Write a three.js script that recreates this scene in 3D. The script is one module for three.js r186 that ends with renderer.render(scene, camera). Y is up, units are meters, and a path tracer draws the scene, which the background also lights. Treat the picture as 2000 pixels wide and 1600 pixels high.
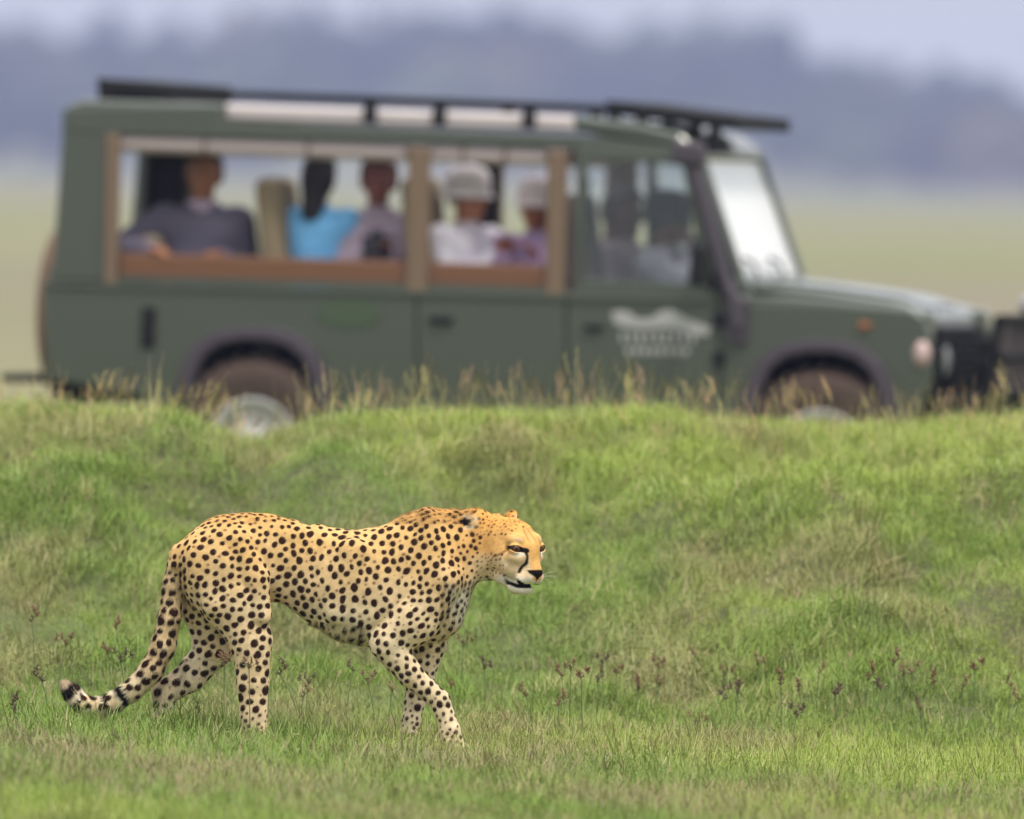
import * as THREE from 'three';
import { mergeGeometries, toCreasedNormals } from 'three/addons/utils/BufferGeometryUtils.js';
import { RoundedBoxGeometry } from 'three/addons/geometries/RoundedBoxGeometry.js';

// ---------------------------------------------------------------- camera, sky, sun, exposure
const MM = 0.0017;                 // metres per photo pixel at the cheetah (photo is 2000 x 1600)
const DIST = 48, EYE = 1.89;       // camera to cheetah, camera above the cheetah's ground
const scene = new THREE.Scene();
const camera = new THREE.PerspectiveCamera(2 * Math.atan(800 * MM / DIST) * 180 / Math.PI, 1.25, 1, 6000);
camera.position.set(0, EYE, DIST);
const ROLL = THREE.MathUtils.degToRad(1.3), PITCH = Math.atan(453 * MM / DIST);
camera.rotation.set(-PITCH, 0, ROLL, 'YXZ');
camera.focus = DIST - 0.06;
camera.userData.fStop = 3.3;
camera.updateMatrixWorld(true);

// an even bright overcast (brighter overhead than at the horizon)
{
  const W = 256, Hh = 128, data = new Float32Array(W * Hh * 4);
  for (let j = 0; j < Hh; j++) {
    const el = ((j + 0.5) / Hh - 0.5) * Math.PI, s = Math.max(0, Math.sin(el));
    const L = (1 + 2 * s) / 3 * 1.85;
    const k = Math.min(1, s * 1.6);
    for (let i = 0; i < W; i++) {
      const o = (j * W + i) * 4;
      data[o] = L * (0.97 + 0.02 * k); data[o + 1] = L; data[o + 2] = L * (1.03 - 0.02 * k); data[o + 3] = 1;
    }
  }
  const t = new THREE.DataTexture(data, W, Hh, THREE.RGBAFormat, THREE.FloatType);
  t.mapping = THREE.EquirectangularReflectionMapping; t.magFilter = THREE.LinearFilter; t.needsUpdate = true;
  scene.background = t; scene.environment = t;
}
const sun = new THREE.DirectionalLight(new THREE.Color(1.0, 0.95, 0.86), 2.5);
sun.name = 'sun';
sun.position.set(10, 40, 12); sun.target.position.set(0, 0, -6);
sun.shadow.radius = 22; sun.castShadow = true;
Object.assign(sun.shadow.camera, { left: -14, right: 14, top: 14, bottom: -14, near: 1, far: 120 });
sun.shadow.mapSize.set(2048, 2048);
scene.add(sun, sun.target);
const renderer = new THREE.WebGLRenderer({ antialias: true });
renderer.toneMapping = THREE.LinearToneMapping;
renderer.toneMappingExposure = 1.1;
renderer.shadowMap.enabled = true;
scene.fog = new THREE.FogExp2(new THREE.Color(0.56, 0.64, 1.0), 0.00026);

// ---------------------------------------------------------------- helpers
function rng(seed) { let s = seed | 0; return () => { s = (s + 0x6d2b79f5) | 0; let t = Math.imul(s ^ (s >>> 15), 1 | s); t = (t + Math.imul(t ^ (t >>> 7), 61 | t)) ^ t; return ((t ^ (t >>> 14)) >>> 0) / 4294967296; }; }
const { clamp, lerp, smoothstep } = THREE.MathUtils;
const sstep = (a, b, x) => { const t = clamp((x - a) / (b - a), 0, 1); return t * t * (3 - 2 * t); };
const V3 = (x, y, z) => new THREE.Vector3(x, y, z);
const col = (r, g, b) => new THREE.Color().setRGB(r, g, b);
function hash2(ix, iy) { let h = Math.imul(ix, 374761393) + Math.imul(iy, 668265263); h = Math.imul(h ^ (h >>> 13), 1274126177); return ((h ^ (h >>> 16)) >>> 0) / 4294967296; }
function noise2(x, y) { const ix = Math.floor(x), iy = Math.floor(y), fx = x - ix, fy = y - iy, u = fx * fx * (3 - 2 * fx), v = fy * fy * (3 - 2 * fy); return lerp(lerp(hash2(ix, iy), hash2(ix + 1, iy), u), lerp(hash2(ix, iy + 1), hash2(ix + 1, iy + 1), u), v); }
const fbm = (x, y, n = 4) => { let s = 0, a = 0.5, t = 0; for (let i = 0; i < n; i++) { s += a * noise2(x, y); t += a; a *= 0.5; x = x * 2.03 + 17.1; y = y * 2.03 + 9.7; } return s / t; };
function noise3(x, y, z) { const iz = Math.floor(z), f = z - iz, w = f * f * (3 - 2 * f); return lerp(noise2(x + iz * 37.7, y + iz * 11.3), noise2(x + (iz + 1) * 37.7, y + (iz + 1) * 11.3), w); }
// photo pixel -> world point on the vertical plane at depth z
const camInv = camera.matrixWorld.clone();
function ray(px, py) { return V3((px - 1000) * MM / DIST, (800 - py) * MM / DIST, -1).transformDirection(camInv); }
function P(px, py, z) { const d = ray(px, py), k = (z - DIST) / d.z; return V3(d.x * k, EYE + d.y * k, z); }
const used = {};
function numbered(name) { const n = used[name] = (used[name] ?? -1) + 1; return n ? name + '_' + String(n).padStart(3, '0') : name; }
function shadows(o) { o.traverse((m) => { if (m.isMesh) { m.castShadow = true; m.receiveShadow = true; } }); return o; }
function thing(name, label, category, group) { const o = new THREE.Group(); o.name = numbered(name); o.userData = { label, category }; if (group) o.userData.group = group; scene.add(o); return o; }
function part(name, geometry, material, parent) { const m = new THREE.Mesh(geometry, material); m.name = name; m.castShadow = m.receiveShadow = true; parent.add(m); return m; }
const std = (r, g, b, o = {}) => new THREE.MeshStandardMaterial({ color: col(r, g, b), roughness: 0.8, ...o });
const phy = (r, g, b, o = {}) => new THREE.MeshPhysicalMaterial({ color: col(r, g, b), ...o });

// distance-field meshing (surface nets on a sparse grid)
const smin = (a, b, k) => { const h = Math.max(k - Math.abs(a - b), 0) / k; return Math.min(a, b) - h * h * k * 0.25; };
function cone(x, y, z, c) { // c = [ax,ay,az,r1,bx,by,bz,r2,zs]
  const zs = c[8] || 1, px = x - c[0], py = y - c[1], pz = (z - c[2]) / zs, bx = c[4] - c[0], by = c[5] - c[1], bz = (c[6] - c[2]) / zs, bb = bx * bx + by * by + bz * bz;
  let t = bb > 1e-12 ? (px * bx + py * by + pz * bz) / bb : 0; t = t < 0 ? 0 : t > 1 ? 1 : t;
  const dx = px - bx * t, dy = py - by * t, dz = pz - bz * t;
  return Math.sqrt(dx * dx + dy * dy + dz * dz) - (c[3] + (c[7] - c[3]) * t);
}
function nets(sdf, lo, hi, cell, safety = 1.7) {
  const B = 8, nx = Math.ceil((hi[0] - lo[0]) / cell / B) * B + 1, ny = Math.ceil((hi[1] - lo[1]) / cell / B) * B + 1, nz = Math.ceil((hi[2] - lo[2]) / cell / B) * B + 1;
  const F = new Float32Array(nx * ny * nz).fill(NaN), id = (i, j, k) => (k * ny + j) * nx + i, blocks = [], reach = B * cell * 0.87 * safety;
  for (let k = 0; k < nz - 1; k += B) for (let j = 0; j < ny - 1; j += B) for (let i = 0; i < nx - 1; i += B) {
    if (Math.abs(sdf(lo[0] + (i + B / 2) * cell, lo[1] + (j + B / 2) * cell, lo[2] + (k + B / 2) * cell)) > reach) continue;
    blocks.push([i, j, k]);
    for (let c = 0; c <= B; c++) for (let b = 0; b <= B; b++) for (let a = 0; a <= B; a++) { const n = id(i + a, j + b, k + c); if (F[n] !== F[n]) F[n] = sdf(lo[0] + (i + a) * cell, lo[1] + (j + b) * cell, lo[2] + (k + c) * cell); }
  }
  const vert = new Map(), pos = [], idx = [], corner = [[0, 0, 0], [1, 0, 0], [0, 1, 0], [1, 1, 0], [0, 0, 1], [1, 0, 1], [0, 1, 1], [1, 1, 1]], edges = [[0, 1], [2, 3], [4, 5], [6, 7], [0, 2], [1, 3], [4, 6], [5, 7], [0, 4], [1, 5], [2, 6], [3, 7]], v = new Float64Array(8);
  for (const [bi, bj, bk] of blocks) for (let c = 0; c < B; c++) for (let b = 0; b < B; b++) for (let a = 0; a < B; a++) {
    const i = bi + a, j = bj + b, k = bk + c; let m = 0;
    for (let q = 0; q < 8; q++) { v[q] = F[id(i + corner[q][0], j + corner[q][1], k + corner[q][2])]; if (v[q] < 0) m |= 1 << q; }
    if (m === 0 || m === 255) continue;
    let sx = 0, sy = 0, sz = 0, n = 0;
    for (const [e, f] of edges) if ((v[e] < 0) !== (v[f] < 0)) { const t = v[e] / (v[e] - v[f]), A = corner[e], C = corner[f]; sx += A[0] + (C[0] - A[0]) * t; sy += A[1] + (C[1] - A[1]) * t; sz += A[2] + (C[2] - A[2]) * t; n++; }
    vert.set(id(i, j, k), pos.length / 3); pos.push(lo[0] + (i + sx / n) * cell, lo[1] + (j + sy / n) * cell, lo[2] + (k + sz / n) * cell);
  }
  const quad = (a, b, c, d, flip) => { if (a === undefined || b === undefined || c === undefined || d === undefined) return; flip ? idx.push(a, c, b, a, d, c) : idx.push(a, b, c, a, c, d); };
  for (const n of vert.keys()) {
    const i = n % nx, j = Math.floor(n / nx) % ny, k = Math.floor(n / nx / ny), f0 = F[n];
    if (j && k) { const f1 = F[id(i + 1, j, k)]; if ((f0 < 0) !== (f1 < 0)) quad(vert.get(id(i, j - 1, k - 1)), vert.get(id(i, j, k - 1)), vert.get(n), vert.get(id(i, j - 1, k)), f0 >= 0); }
    if (i && k) { const f1 = F[id(i, j + 1, k)]; if ((f0 < 0) !== (f1 < 0)) quad(vert.get(id(i - 1, j, k - 1)), vert.get(id(i - 1, j, k)), vert.get(n), vert.get(id(i, j, k - 1)), f0 >= 0); }
    if (i && j) { const f1 = F[id(i, j, k + 1)]; if ((f0 < 0) !== (f1 < 0)) quad(vert.get(id(i - 1, j - 1, k)), vert.get(id(i, j - 1, k)), vert.get(n), vert.get(id(i - 1, j, k)), f0 >= 0); }
  }
  const g = new THREE.BufferGeometry(); g.setAttribute('position', new THREE.Float32BufferAttribute(pos, 3)); g.setIndex(idx); g.computeVertexNormals(); return g;
}
// ---------------------------------------------------------------- terrain
const lut = (pts) => (x) => { if (x <= pts[0][0]) return pts[0][1]; for (let i = 1; i < pts.length; i++) if (x <= pts[i][0]) { const [x0, y0] = pts[i - 1], [x1, y1] = pts[i], t = (x - x0) / (x1 - x0); return y0 + (y1 - y0) * t * t * (3 - 2 * t) * 0.5 + (y1 - y0) * t * 0.5; } return pts[pts.length - 1][1]; };
const bankAt = lut([[-17, 0.165], [-14, 0.3], [-11, 0.68], [-9, 0.90], [-8, 0.925], [-7, 0.885], [-6, 0.76], [-4.5, 0.47], [-3, 0.2], [-1.5, 0.05], [0.3, 0]]);
const crestAt = lut([[-4, 0], [-2, -0.035], [-1.4, -0.045], [-1.02, -0.14], [-0.65, -0.03], [-0.3, -0.015], [0.4, 0.005], [0.95, 0], [1.4, -0.02], [1.75, -0.015], [2, 0.02], [4, 0.03]]);
function ground(x, z) {
  let h = bankAt(z);
  const onCrest = sstep(-3, -6.5, z) * sstep(-16, -10, z), nearCat = sstep(-4, -1, z) * (1 - sstep(6, 20, z)), bank = sstep(-1, -3.5, z) * sstep(-14, -9, z);
  h += crestAt(x * 56 / (48 - z)) * onCrest;
  h += (-0.042 - 0.03 * clamp(x, -2.4, 2.4)) * nearCat;
  h += bank * ((fbm(x * 1.6 + 3, z * 0.95 + 8, 3) - 0.5) * 0.5 + (fbm(x * 3.6, z * 2.2, 2) - 0.5) * 0.16) * (1 - 0.8 * sstep(-6.2, -7.6, z));
  h += sstep(-30, -10, z) * sstep(40, 8, z) * (fbm(x * 2.1 + 40, z * 1.7, 3) - 0.5) * 0.05;
  h -= 0.0155 * clamp(x, -4, 4) * sstep(-15, -18, z) * (1 - sstep(-30, -60, z));
  // the plain swells very gently, then rises under the woodland
  h += sstep(-60, -500, z) * (fbm(x * 0.004, z * 0.004, 2) - 0.5) * 0.35;
  h += sstep(-2060, -2400, z) * lut([[-400, 16], [-90, 14], [-70, 13.5], [-45, 15], [-20, 17], [5, 18.5], [18, 15.5], [35, 16], [50, 13], [62, 10.5], [78, 8], [92, 6], [400, 9]])(x);
  return h;
}
{
  const xs = [], zs = [];
  for (let x = -5.6; x <= 5.601; x += 0.14) xs.push(x);
  for (let x = 5.6, d = 0.2; x < 1500; d *= 1.22) { x += d; xs.push(x); xs.unshift(-x); }
  for (let z = 9; z >= -32; z -= 0.16) zs.push(z);
  for (let z = -32, d = 0.25; z > -2700; d *= 1.045) { z -= d; zs.push(z); }
  for (let z = 9, d = 0.3; z < 90; d *= 1.3) { z += d; zs.unshift(z); }
  const p = [], c = [], idx = [], w = xs.length;
  const A = [0.105, 0.135, 0.035], Bc = [0.15, 0.15, 0.055], Cc = [0.165, 0.14, 0.075], D = [0.15, 0.12, 0.08], E = [0.175, 0.16, 0.07];
  const mix3 = (a, b, t) => [a[0] + (b[0] - a[0]) * t, a[1] + (b[1] - a[1]) * t, a[2] + (b[2] - a[2]) * t];
  for (const z of zs) for (const x of xs) {
    p.push(x, ground(x, z), z);
    const far = sstep(-22, -34, z), n = fbm(x * 0.09 + 4, z * 0.016 + 2, 4), n2 = fbm(x * 0.5, z * 0.3, 3);
    let k = mix3(A, [0.09, 0.08, 0.04], n2);
    const n3 = fbm(x * 0.012 + 21, z * 0.0045 + 13.4, 3);
    let f = mix3(Bc, E, sstep(0.35, 0.65, n)); f = mix3(f, A, sstep(0.52, 0.7, n2) * 0.35); f = mix3(f, Cc, sstep(0.5, 0.66, n3) * 0.8); f = mix3(f, D, sstep(0.62, 0.74, fbm(x * 0.02, z * 0.008 + 50, 3)) * 0.5); // patches of green, ripe and bare turf
    k = mix3(k, f, far); c.push(...k);
  }
  for (let j = 0; j + 1 < zs.length; j++) for (let i = 0; i + 1 < w; i++) { const a = j * w + i; idx.push(a, a + 1, a + w, a + 1, a + w + 1, a + w); }
  const g = new THREE.BufferGeometry(); g.setAttribute('position', new THREE.Float32BufferAttribute(p, 3)); g.setAttribute('color', new THREE.Float32BufferAttribute(c, 3));
  for (let i = 0; i < idx.length; i += 3) { const t = idx[i + 1]; idx[i + 1] = idx[i + 2]; idx[i + 2] = t; }
  g.setIndex(idx); g.computeVertexNormals();
  const m = part('ground', g, new THREE.MeshStandardMaterial({ vertexColors: true, roughness: 1 }), scene); m.userData = { kind: 'structure', label: 'grassy savanna ground rising into a low bank before a flat plain', category: 'ground' };
}

// ---------------------------------------------------------------- far woodland on the rise beyond the plain
{
  const rand = rng(91);
  const treeGeo = (seed, tall, wide, flat) => {
    const r = rng(seed), p = [], c = [], idx = [];
    const tri = (a, b, d, k) => { const o = p.length / 3; p.push(a.x, a.y, a.z, b.x, b.y, b.z, d.x, d.y, d.z); for (let i = 0; i < 3; i++) c.push(...k); idx.push(o, o + 1, o + 2); };
    const trunk = new THREE.CylinderGeometry(0.12, 0.24, tall * 0.6, 6, 1).translate(0, tall * 0.3, 0).toNonIndexed(), tp = trunk.attributes.position;
    for (let i = 0; i < tp.count; i += 3) tri(V3().fromBufferAttribute(tp, i), V3().fromBufferAttribute(tp, i + 1), V3().fromBufferAttribute(tp, i + 2), [0.2, 0.16, 0.11]);
    const lobes = []; for (let i = 0; i < 11; i++) { const a = r() * 6.28, q = Math.sqrt(r()) * wide; lobes.push([Math.cos(a) * q, tall * (0.42 + 0.5 * r() * (1 - 0.5 * q / wide)), Math.sin(a) * q, wide * (0.3 + 0.25 * r())]); }
    for (const [lx, ly, lz, lr] of lobes) {
      const n = 62; for (let i = 0; i < n; i++) { const d = V3(r() - 0.5, r() - 0.5, r() - 0.5).normalize(), q = lr * (0.75 + 0.35 * r()), o = V3(lx + d.x * q, ly + d.y * q * flat, lz + d.z * q), u = V3(r() - 0.5, r() - 0.5, r() - 0.5).normalize().multiplyScalar(0.55), v = V3(r() - 0.5, r() - 0.5, r() - 0.5).normalize().multiplyScalar(0.55), t = 0.7 + 0.6 * r(); tri(o.clone().add(u), o.clone().add(v), o.clone().sub(u), [0.075 * t, 0.085 * t, 0.045 * t]); }
    }
    const g = new THREE.BufferGeometry(); g.setAttribute('position', new THREE.Float32BufferAttribute(p, 3)); g.setAttribute('color', new THREE.Float32BufferAttribute(c, 3)); g.setIndex(idx); g.computeVertexNormals(); return g;
  };
  const kinds = [treeGeo(1, 10, 4.4, 0.7), treeGeo(2, 12, 3.8, 0.85), treeGeo(3, 8, 5, 0.6)], mat = new THREE.MeshStandardMaterial({ vertexColors: true, roughness: 1, side: THREE.DoubleSide });
  const labels = ['hazy blue round-topped trees of the far woodland', 'hazy tall narrow trees of the far woodland', 'hazy low flat-topped trees of the far woodland'];
  kinds.forEach((g, k) => {
    const n = 560, im = new THREE.InstancedMesh(g, mat, n), m = new THREE.Matrix4(), q = new THREE.Quaternion(), cc = new THREE.Color();
    for (let i = 0; i < n; i++) {
      const z = -2075 - 420 * Math.pow(rand(), 0.8), x = (rand() - 0.5) * 560, s = 0.75 + rand() * 0.6, warm = fbm(x * 0.03 + 7, z * 0.01, 2) > 0.55 ? 1 : 0;
      q.setFromAxisAngle(V3(0, 1, 0), rand() * 6.28); m.compose(V3(x, ground(x, z) - 0.3, z), q, V3(s * (0.9 + 0.2 * rand()), s * (0.85 + 0.4 * rand()), s)); im.setMatrixAt(i, m);
      const t = (0.55 + 0.5 * rand()) * lerp(0.5, 1.9, sstep(0.3, 0.7, fbm(x * 0.07 + 3, z * 0.012 + 5, 2))); im.setColorAt(i, warm ? cc.setRGB(1.5 * t, 1.05 * t, 1.1 * t) : cc.setRGB(t, t, t));
    }
    im.name = numbered('distant_woodland'); im.userData = { kind: 'stuff', label: labels[k], category: 'woodland' }; im.castShadow = im.receiveShadow = true; scene.add(im);
  });
}
// ---------------------------------------------------------------- the cheetah (modelled in photo-pixel units, 1.7 mm each: x along the body, y up, z towards the viewer)
const cheetah = thing('cheetah', 'walking cheetah with black spots on tan fur and a ringed tail', 'cheetah');
{
  const o = P(640, 1470, 0); cheetah.position.copy(o); cheetah.rotation.set(0, 0, ROLL); cheetah.scale.setScalar(1);
  const S = [ // x, top, bottom, half width
    [338, 1088, 1112, 14], [350, 1066, 1140, 30], [368, 1042, 1175, 46], [400, 1018, 1200, 58], [450, 1004, 1196, 62], [500, 1003, 1180, 52], [550, 1010, 1180, 42], [600, 1022, 1212, 47], [650, 1030, 1243, 61], [700, 1034, 1260, 66], [750, 1025, 1265, 68],
    [800, 1001, 1260, 66], [845, 990, 1256, 62], [880, 993, 1246, 55], [902, 997, 1222, 48], [914, 999, 1185, 43], [925, 1001, 1150, 40], [945, 1005, 1134, 37], [975, 1016, 1122, 34]];
  const stat = (x) => {
    let i = 1; while (i < S.length - 2 && S[i][0] < x) i++;
    const a = S[i - 1], b = S[i], t = clamp((x - a[0]) / (b[0] - a[0]), 0, 1), p = S[Math.max(0, i - 2)], q = S[Math.min(S.length - 1, i + 1)];
    const out = [0, 0, 0];
    for (let c = 1; c < 4; c++) { // monotone-ish cubic with non-uniform tangents
      const d = b[0] - a[0], s = (b[c] - a[c]) / d, m0 = i > 1 ? ((a[c] - p[c]) / (a[0] - p[0]) * d + s * (a[0] - p[0])) / (d + a[0] - p[0]) : s, m1 = i < S.length - 1 ? (s * (q[0] - b[0]) + (q[c] - b[c]) / (q[0] - b[0]) * d) / (d + q[0] - b[0]) : s;
      const t2 = t * t, t3 = t2 * t; out[c - 1] = (2 * t3 - 3 * t2 + 1) * a[c] + (t3 - 2 * t2 + t) * d * m0 + (3 * t2 - 2 * t3) * b[c] + (t3 - t2) * d * m1;
    }
    return out;
  };
  const table = []; for (let x = 330; x <= 980; x += 1) table.push(stat(clamp(x, 338, 975)));
  const torso = (x, y, z) => {
    const xc = clamp(x, 338, 974.9), f = xc - 330, i = Math.floor(f), t = f - i, A = table[i], Bq = table[i + 1];
    const top = -lerp(A[0], Bq[0], t), bot = -lerp(A[1], Bq[1], t), hw = lerp(A[2], Bq[2], t), yc = (top + bot) / 2, hy = (top - bot) / 2, dy = Math.abs(y - yc) / hy, dz = Math.abs(z) / hw;
    const q = Math.pow(Math.pow(dy, 2.2) + Math.pow(dz, 2.2), 1 / 2.2), d = (q - 1) * Math.min(hy, hw) * 0.92, ex = x - xc;
    return ex ? Math.sqrt(Math.max(d, 0) ** 2 + ex * ex) + Math.min(d, 0) : d;
  };
  const chain = (list, zs = 1) => { const r = []; for (let i = 0; i + 1 < list.length; i++) { const [a, b] = [list[i], list[i + 1]]; r.push([a[0], -a[1], a[2], a[3], b[0], -b[1], b[2], b[3], zs]); } return r; };
  // limbs: x, y, z, radius
  const legHindNear = chain([[428, 1108, 22, 70], [462, 1180, 30, 58], [492, 1250, 40, 39], [495, 1335, 44, 31], [496, 1395, 46, 26], [502, 1436, 48, 23], [524, 1446, 50, 17]], 0.62);
  const legHindFar = chain([[415, 1120, -22, 62], [405, 1190, -34, 46], [414, 1272, -42, 35], [372, 1322, -44, 30], [320, 1354, -44, 23], [315, 1412, -44, 21], [320, 1434, -44, 21], [344, 1441, -43, 15]], 0.62);
  const legForeNear = chain([[838, 1035, 34, 30], [858, 1130, 44, 46], [812, 1215, 46, 42], [757, 1257, 47, 33], [803, 1316, 47, 24.5], [830, 1341, 47, 20.5], [860, 1367, 48, 20], [868, 1392, 49, 18], [879, 1425, 50, 20], [884, 1456, 50, 23], [904, 1465, 51, 15]], 0.72);
  const legForeFar = chain([[845, 1110, -36, 44], [850, 1200, -36, 38], [838, 1262, -36, 31], [821, 1328, -36, 27], [809, 1372, -36, 20], [804, 1405, -36, 18], [800, 1438, -36, 19], [797, 1460, -36, 22], [816, 1469, -36, 14]], 0.72);
  const tail = chain([[352, 1082, 0, 22], [339, 1140, 0, 20], [331, 1205, 2, 22], [318, 1262, 4, 24], [295, 1312, 6, 23], [258, 1348, 8, 21], [222, 1372, 10, 19], [188, 1384, 12, 19], [160, 1376, 13, 18], [140, 1354, 13, 17], [129, 1340, 13, 11]]);
  const muscles = [...chain([[836, 1006, 28, 15], [850, 1060, 44, 16], [872, 1125, 54, 15]], 0.9), ...chain([[800, 1200, 57, 30], [762, 1246, 59, 24]], 0.7), ...chain([[462, 1060, 40, 30], [500, 1130, 51, 26], [512, 1200, 55, 20]], 0.7), ...chain([[392, 1090, 40, 30], [420, 1180, 49, 26]], 0.7), ...chain([[690, 1080, 50, 30], [660, 1190, 46, 26]], 0.6)];
  // head frame: a forward, s to the near side, h up
  const O = [1003, -1058, 30], ff = [0.62, 0, 0.785], rr = [-0.785, 0, 0.62];
  const H = (a, s, h) => [O[0] + ff[0] * a + rr[0] * s, O[1] + h, O[2] + ff[2] * a + rr[2] * s];
  const toHead = (x, y, z) => { const dx = x - O[0], dz = z - O[2]; return [dx * ff[0] + dz * ff[2], dx * rr[0] + dz * rr[2], y - O[1]]; };
  const ell = (p, c, r) => { const x = (p[0] - c[0]) / r[0], y = (p[1] - c[1]) / r[1], z = (p[2] - c[2]) / r[2], k = Math.sqrt(x * x + y * y + z * z); return (k - 1) * Math.min(r[0], r[1], r[2]); };
  const hc = (p, A, r1, Bb, r2, sq = 1) => cone(p[0], p[2], p[1], [A[0], A[2], A[1], r1, Bb[0], Bb[2], Bb[1], r2, sq]);
  const EYEC = [43, 29, -12];
  const head = (x, y, z) => {
    const p = toHead(x, y, z), q = [p[0], Math.abs(p[1]), p[2]];
    let d = ell(q, [-16, 0, -2], [60, 44, 50]);
    d = smin(d, hc(q, [0, 21, -30], 30, [20, 20, -46], 22), 18);           // cheeks
    d = smin(d, hc(q, [16, 0, 0], 34, [46, 0, -14], 22, 0.95), 14);        // forehead to bridge
    d = smin(d, hc(q, [46, 0, -14], 18.5, [66, 0, -54], 13, 1.15), 12);    // nose bridge
    d = smin(d, hc(q, [34, 0, -56], 25, [57, 0, -63], 18.5, 1.12), 10);       // muzzle
    d = smin(d, hc(q, [61, 9, -66], 13, [50, 16, -70], 12.5), 7);         // lip pads
    d = smin(d, hc(q, [33, 28, 5], 11, [45, 20, 5], 11), 9);               // brow
    d = smin(d, hc(q, [38, 30, -28], 11, [44, 21, -30], 12), 10);          // under the eye
    const jaw = Math.min(hc(q, [-6, 12, -62], 23, [18, 7, -82], 15, 1.1), hc(q, [18, 6, -86], 14, [38, 0, -92], 10.5, 1.35));
    d = smin(d, jaw, 6);
    d = smin(d, hc(q, EYEC, 13, EYEC, 13), 4);                              // lids
    { const dx = q[0] - 52, dy = q[1] - 32, dz = q[2] + 12.5 - (q[1] - 30) * 0.22; d = -smin(-d, (Math.sqrt((dx / 15) ** 2 + (dy / 12) ** 2 + (dz / 6.4) ** 2) - 1) * 6.4, 1.2); }
    d = -smin(-d, ell(q, [54, 0, -84], [24, 25, 4.2]), 2.5);                // parted lips
    const ear = Math.max(ell(q, [-58, 43, 40], [15, 17, 21]), -ell(q, [-50, 52, 42], [11, 11, 14]));
    return smin(d, ear, 6);
  };
  const sdf = (x, y, z) => {
    let d = torso(x, y, z);
    if (x < 560) { for (const c of legHindNear) d = smin(d, cone(x, y, z, c), y < -1290 ? 6 : x > 490 ? 11 : 20); for (const c of legHindFar) d = smin(d, cone(x, y, z, c), y < -1290 ? 6 : 16); let t = 1e9; for (const c of tail) t = smin(t, cone(x, y, z, c), 10); d = smin(d, t, x > 335 && y > -1110 ? 18 : 2); }
    if (x > 690 && x < 960) { for (const c of legForeNear) d = smin(d, cone(x, y, z, c), y < -1275 ? 6 : 11); for (const c of legForeFar) d = smin(d, cone(x, y, z, c), y < -1275 ? 5 : 14); }
    if (x > 870) d = smin(d, head(x, y, z), 20);
    if (z > 10) for (const q of muscles) d = smin(d, cone(x, y, z, q), 9);
    d += (noise3(x / 24, y / 34, z / 30) - 0.5) * 3.4;
    // toes
    for (const [tx, ty, tz] of toes) { const dx = x - tx, dy = y + ty, dz = z - tz; if (dx * dx + dy * dy < 900) d = smin(d, Math.sqrt(dx * dx + dy * dy + dz * dz) - 9, 6); }
    return d;
  };
  const toes = []; for (const [tx, ty, tz] of [[530, 1448, 50], [350, 1444, -43], [910, 1467, 51], [822, 1471, -36]]) for (const k of [-15, -5, 5, 15]) toes.push([tx - Math.abs(k) * 0.35, ty, tz + k]);
  const g = nets(sdf, [100, -1496, -100], [1100, -970, 110], 1.6);
  const pos = g.attributes.position, nor = g.attributes.normal, N = pos.count, rand = rng(7);
  // coat: spots spread over the skin
  const legness = (x, y) => sstep(-1255, -1300, y);
  const isTail = (x, y, z) => { let t = 1e9, at = 0; tail.forEach((c, i) => { const d = cone(x, y, z, c); if (d < t) { t = d; const bx = c[4] - c[0], by = c[5] - c[1], k = clamp(((x - c[0]) * bx + (y - c[1]) * by) / (bx * bx + by * by), 0, 1); at = i + k; } }); return t < 2.5 ? at : -1; };
  const spots = [], cells = new Map(), key = (x, y, z) => Math.floor(x / 24) + ',' + Math.floor(y / 24) + ',' + Math.floor(z / 24);
  const near = (x, y, z, f) => { for (let c = -1; c < 2; c++) for (let b = -1; b < 2; b++) for (let a = -1; a < 2; a++) { const l = cells.get(key(x + a * 24, y + b * 24, z + c * 24)); if (l) for (const s of l) f(s); } };
  const addSpot = (s) => { spots.push(s); const k = key(s.x, s.y, s.z); if (!cells.has(k)) cells.set(k, []); cells.get(k).push(s); };
  const kindAt = (x, y, z) => { // [gap, radius, darkness]
    const [a, s, h] = toHead(x, y, z), t = x < 362 && y < -1095 ? isTail(x, y, z) : -1;
    if (t >= 0) return t > 5 ? null : t > 1 ? [23, 10, 1] : [16, 6.5, 1];
    if (x > 930 && a > -60) return h < -78 ? null : h > 14 && a > -40 ? (a < 34 ? [11, 2.6, 0.7] : null) : a > 26 ? null : h < -22 && h > -66 && a < 22 ? [12, 2.7, 0.72] : a < -34 ? [15, 4.2, 0.9] : null;
    if (x > 895) return [16, 5.2, 0.92];
    if (x > 770 && y > -1270) return y > -1020 ? [14, 4.6, 0.9] : [20.5, 6.9, 1];
    if (y < -1385) return [15, 4.4, 0.85];
    if (y < -1275) return x < 560 ? [25, 9.2, 1] : [19.5, 7.2, 1];
    if (y > -1030) return [17, 5.6, 0.95];
    if (x < 560 && y < -1190) return [23, 8.3, 1];
    if (x < 560) return [20.5, 7.2, 1];
    return [22.5, 7.9, 1];
  };
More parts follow.
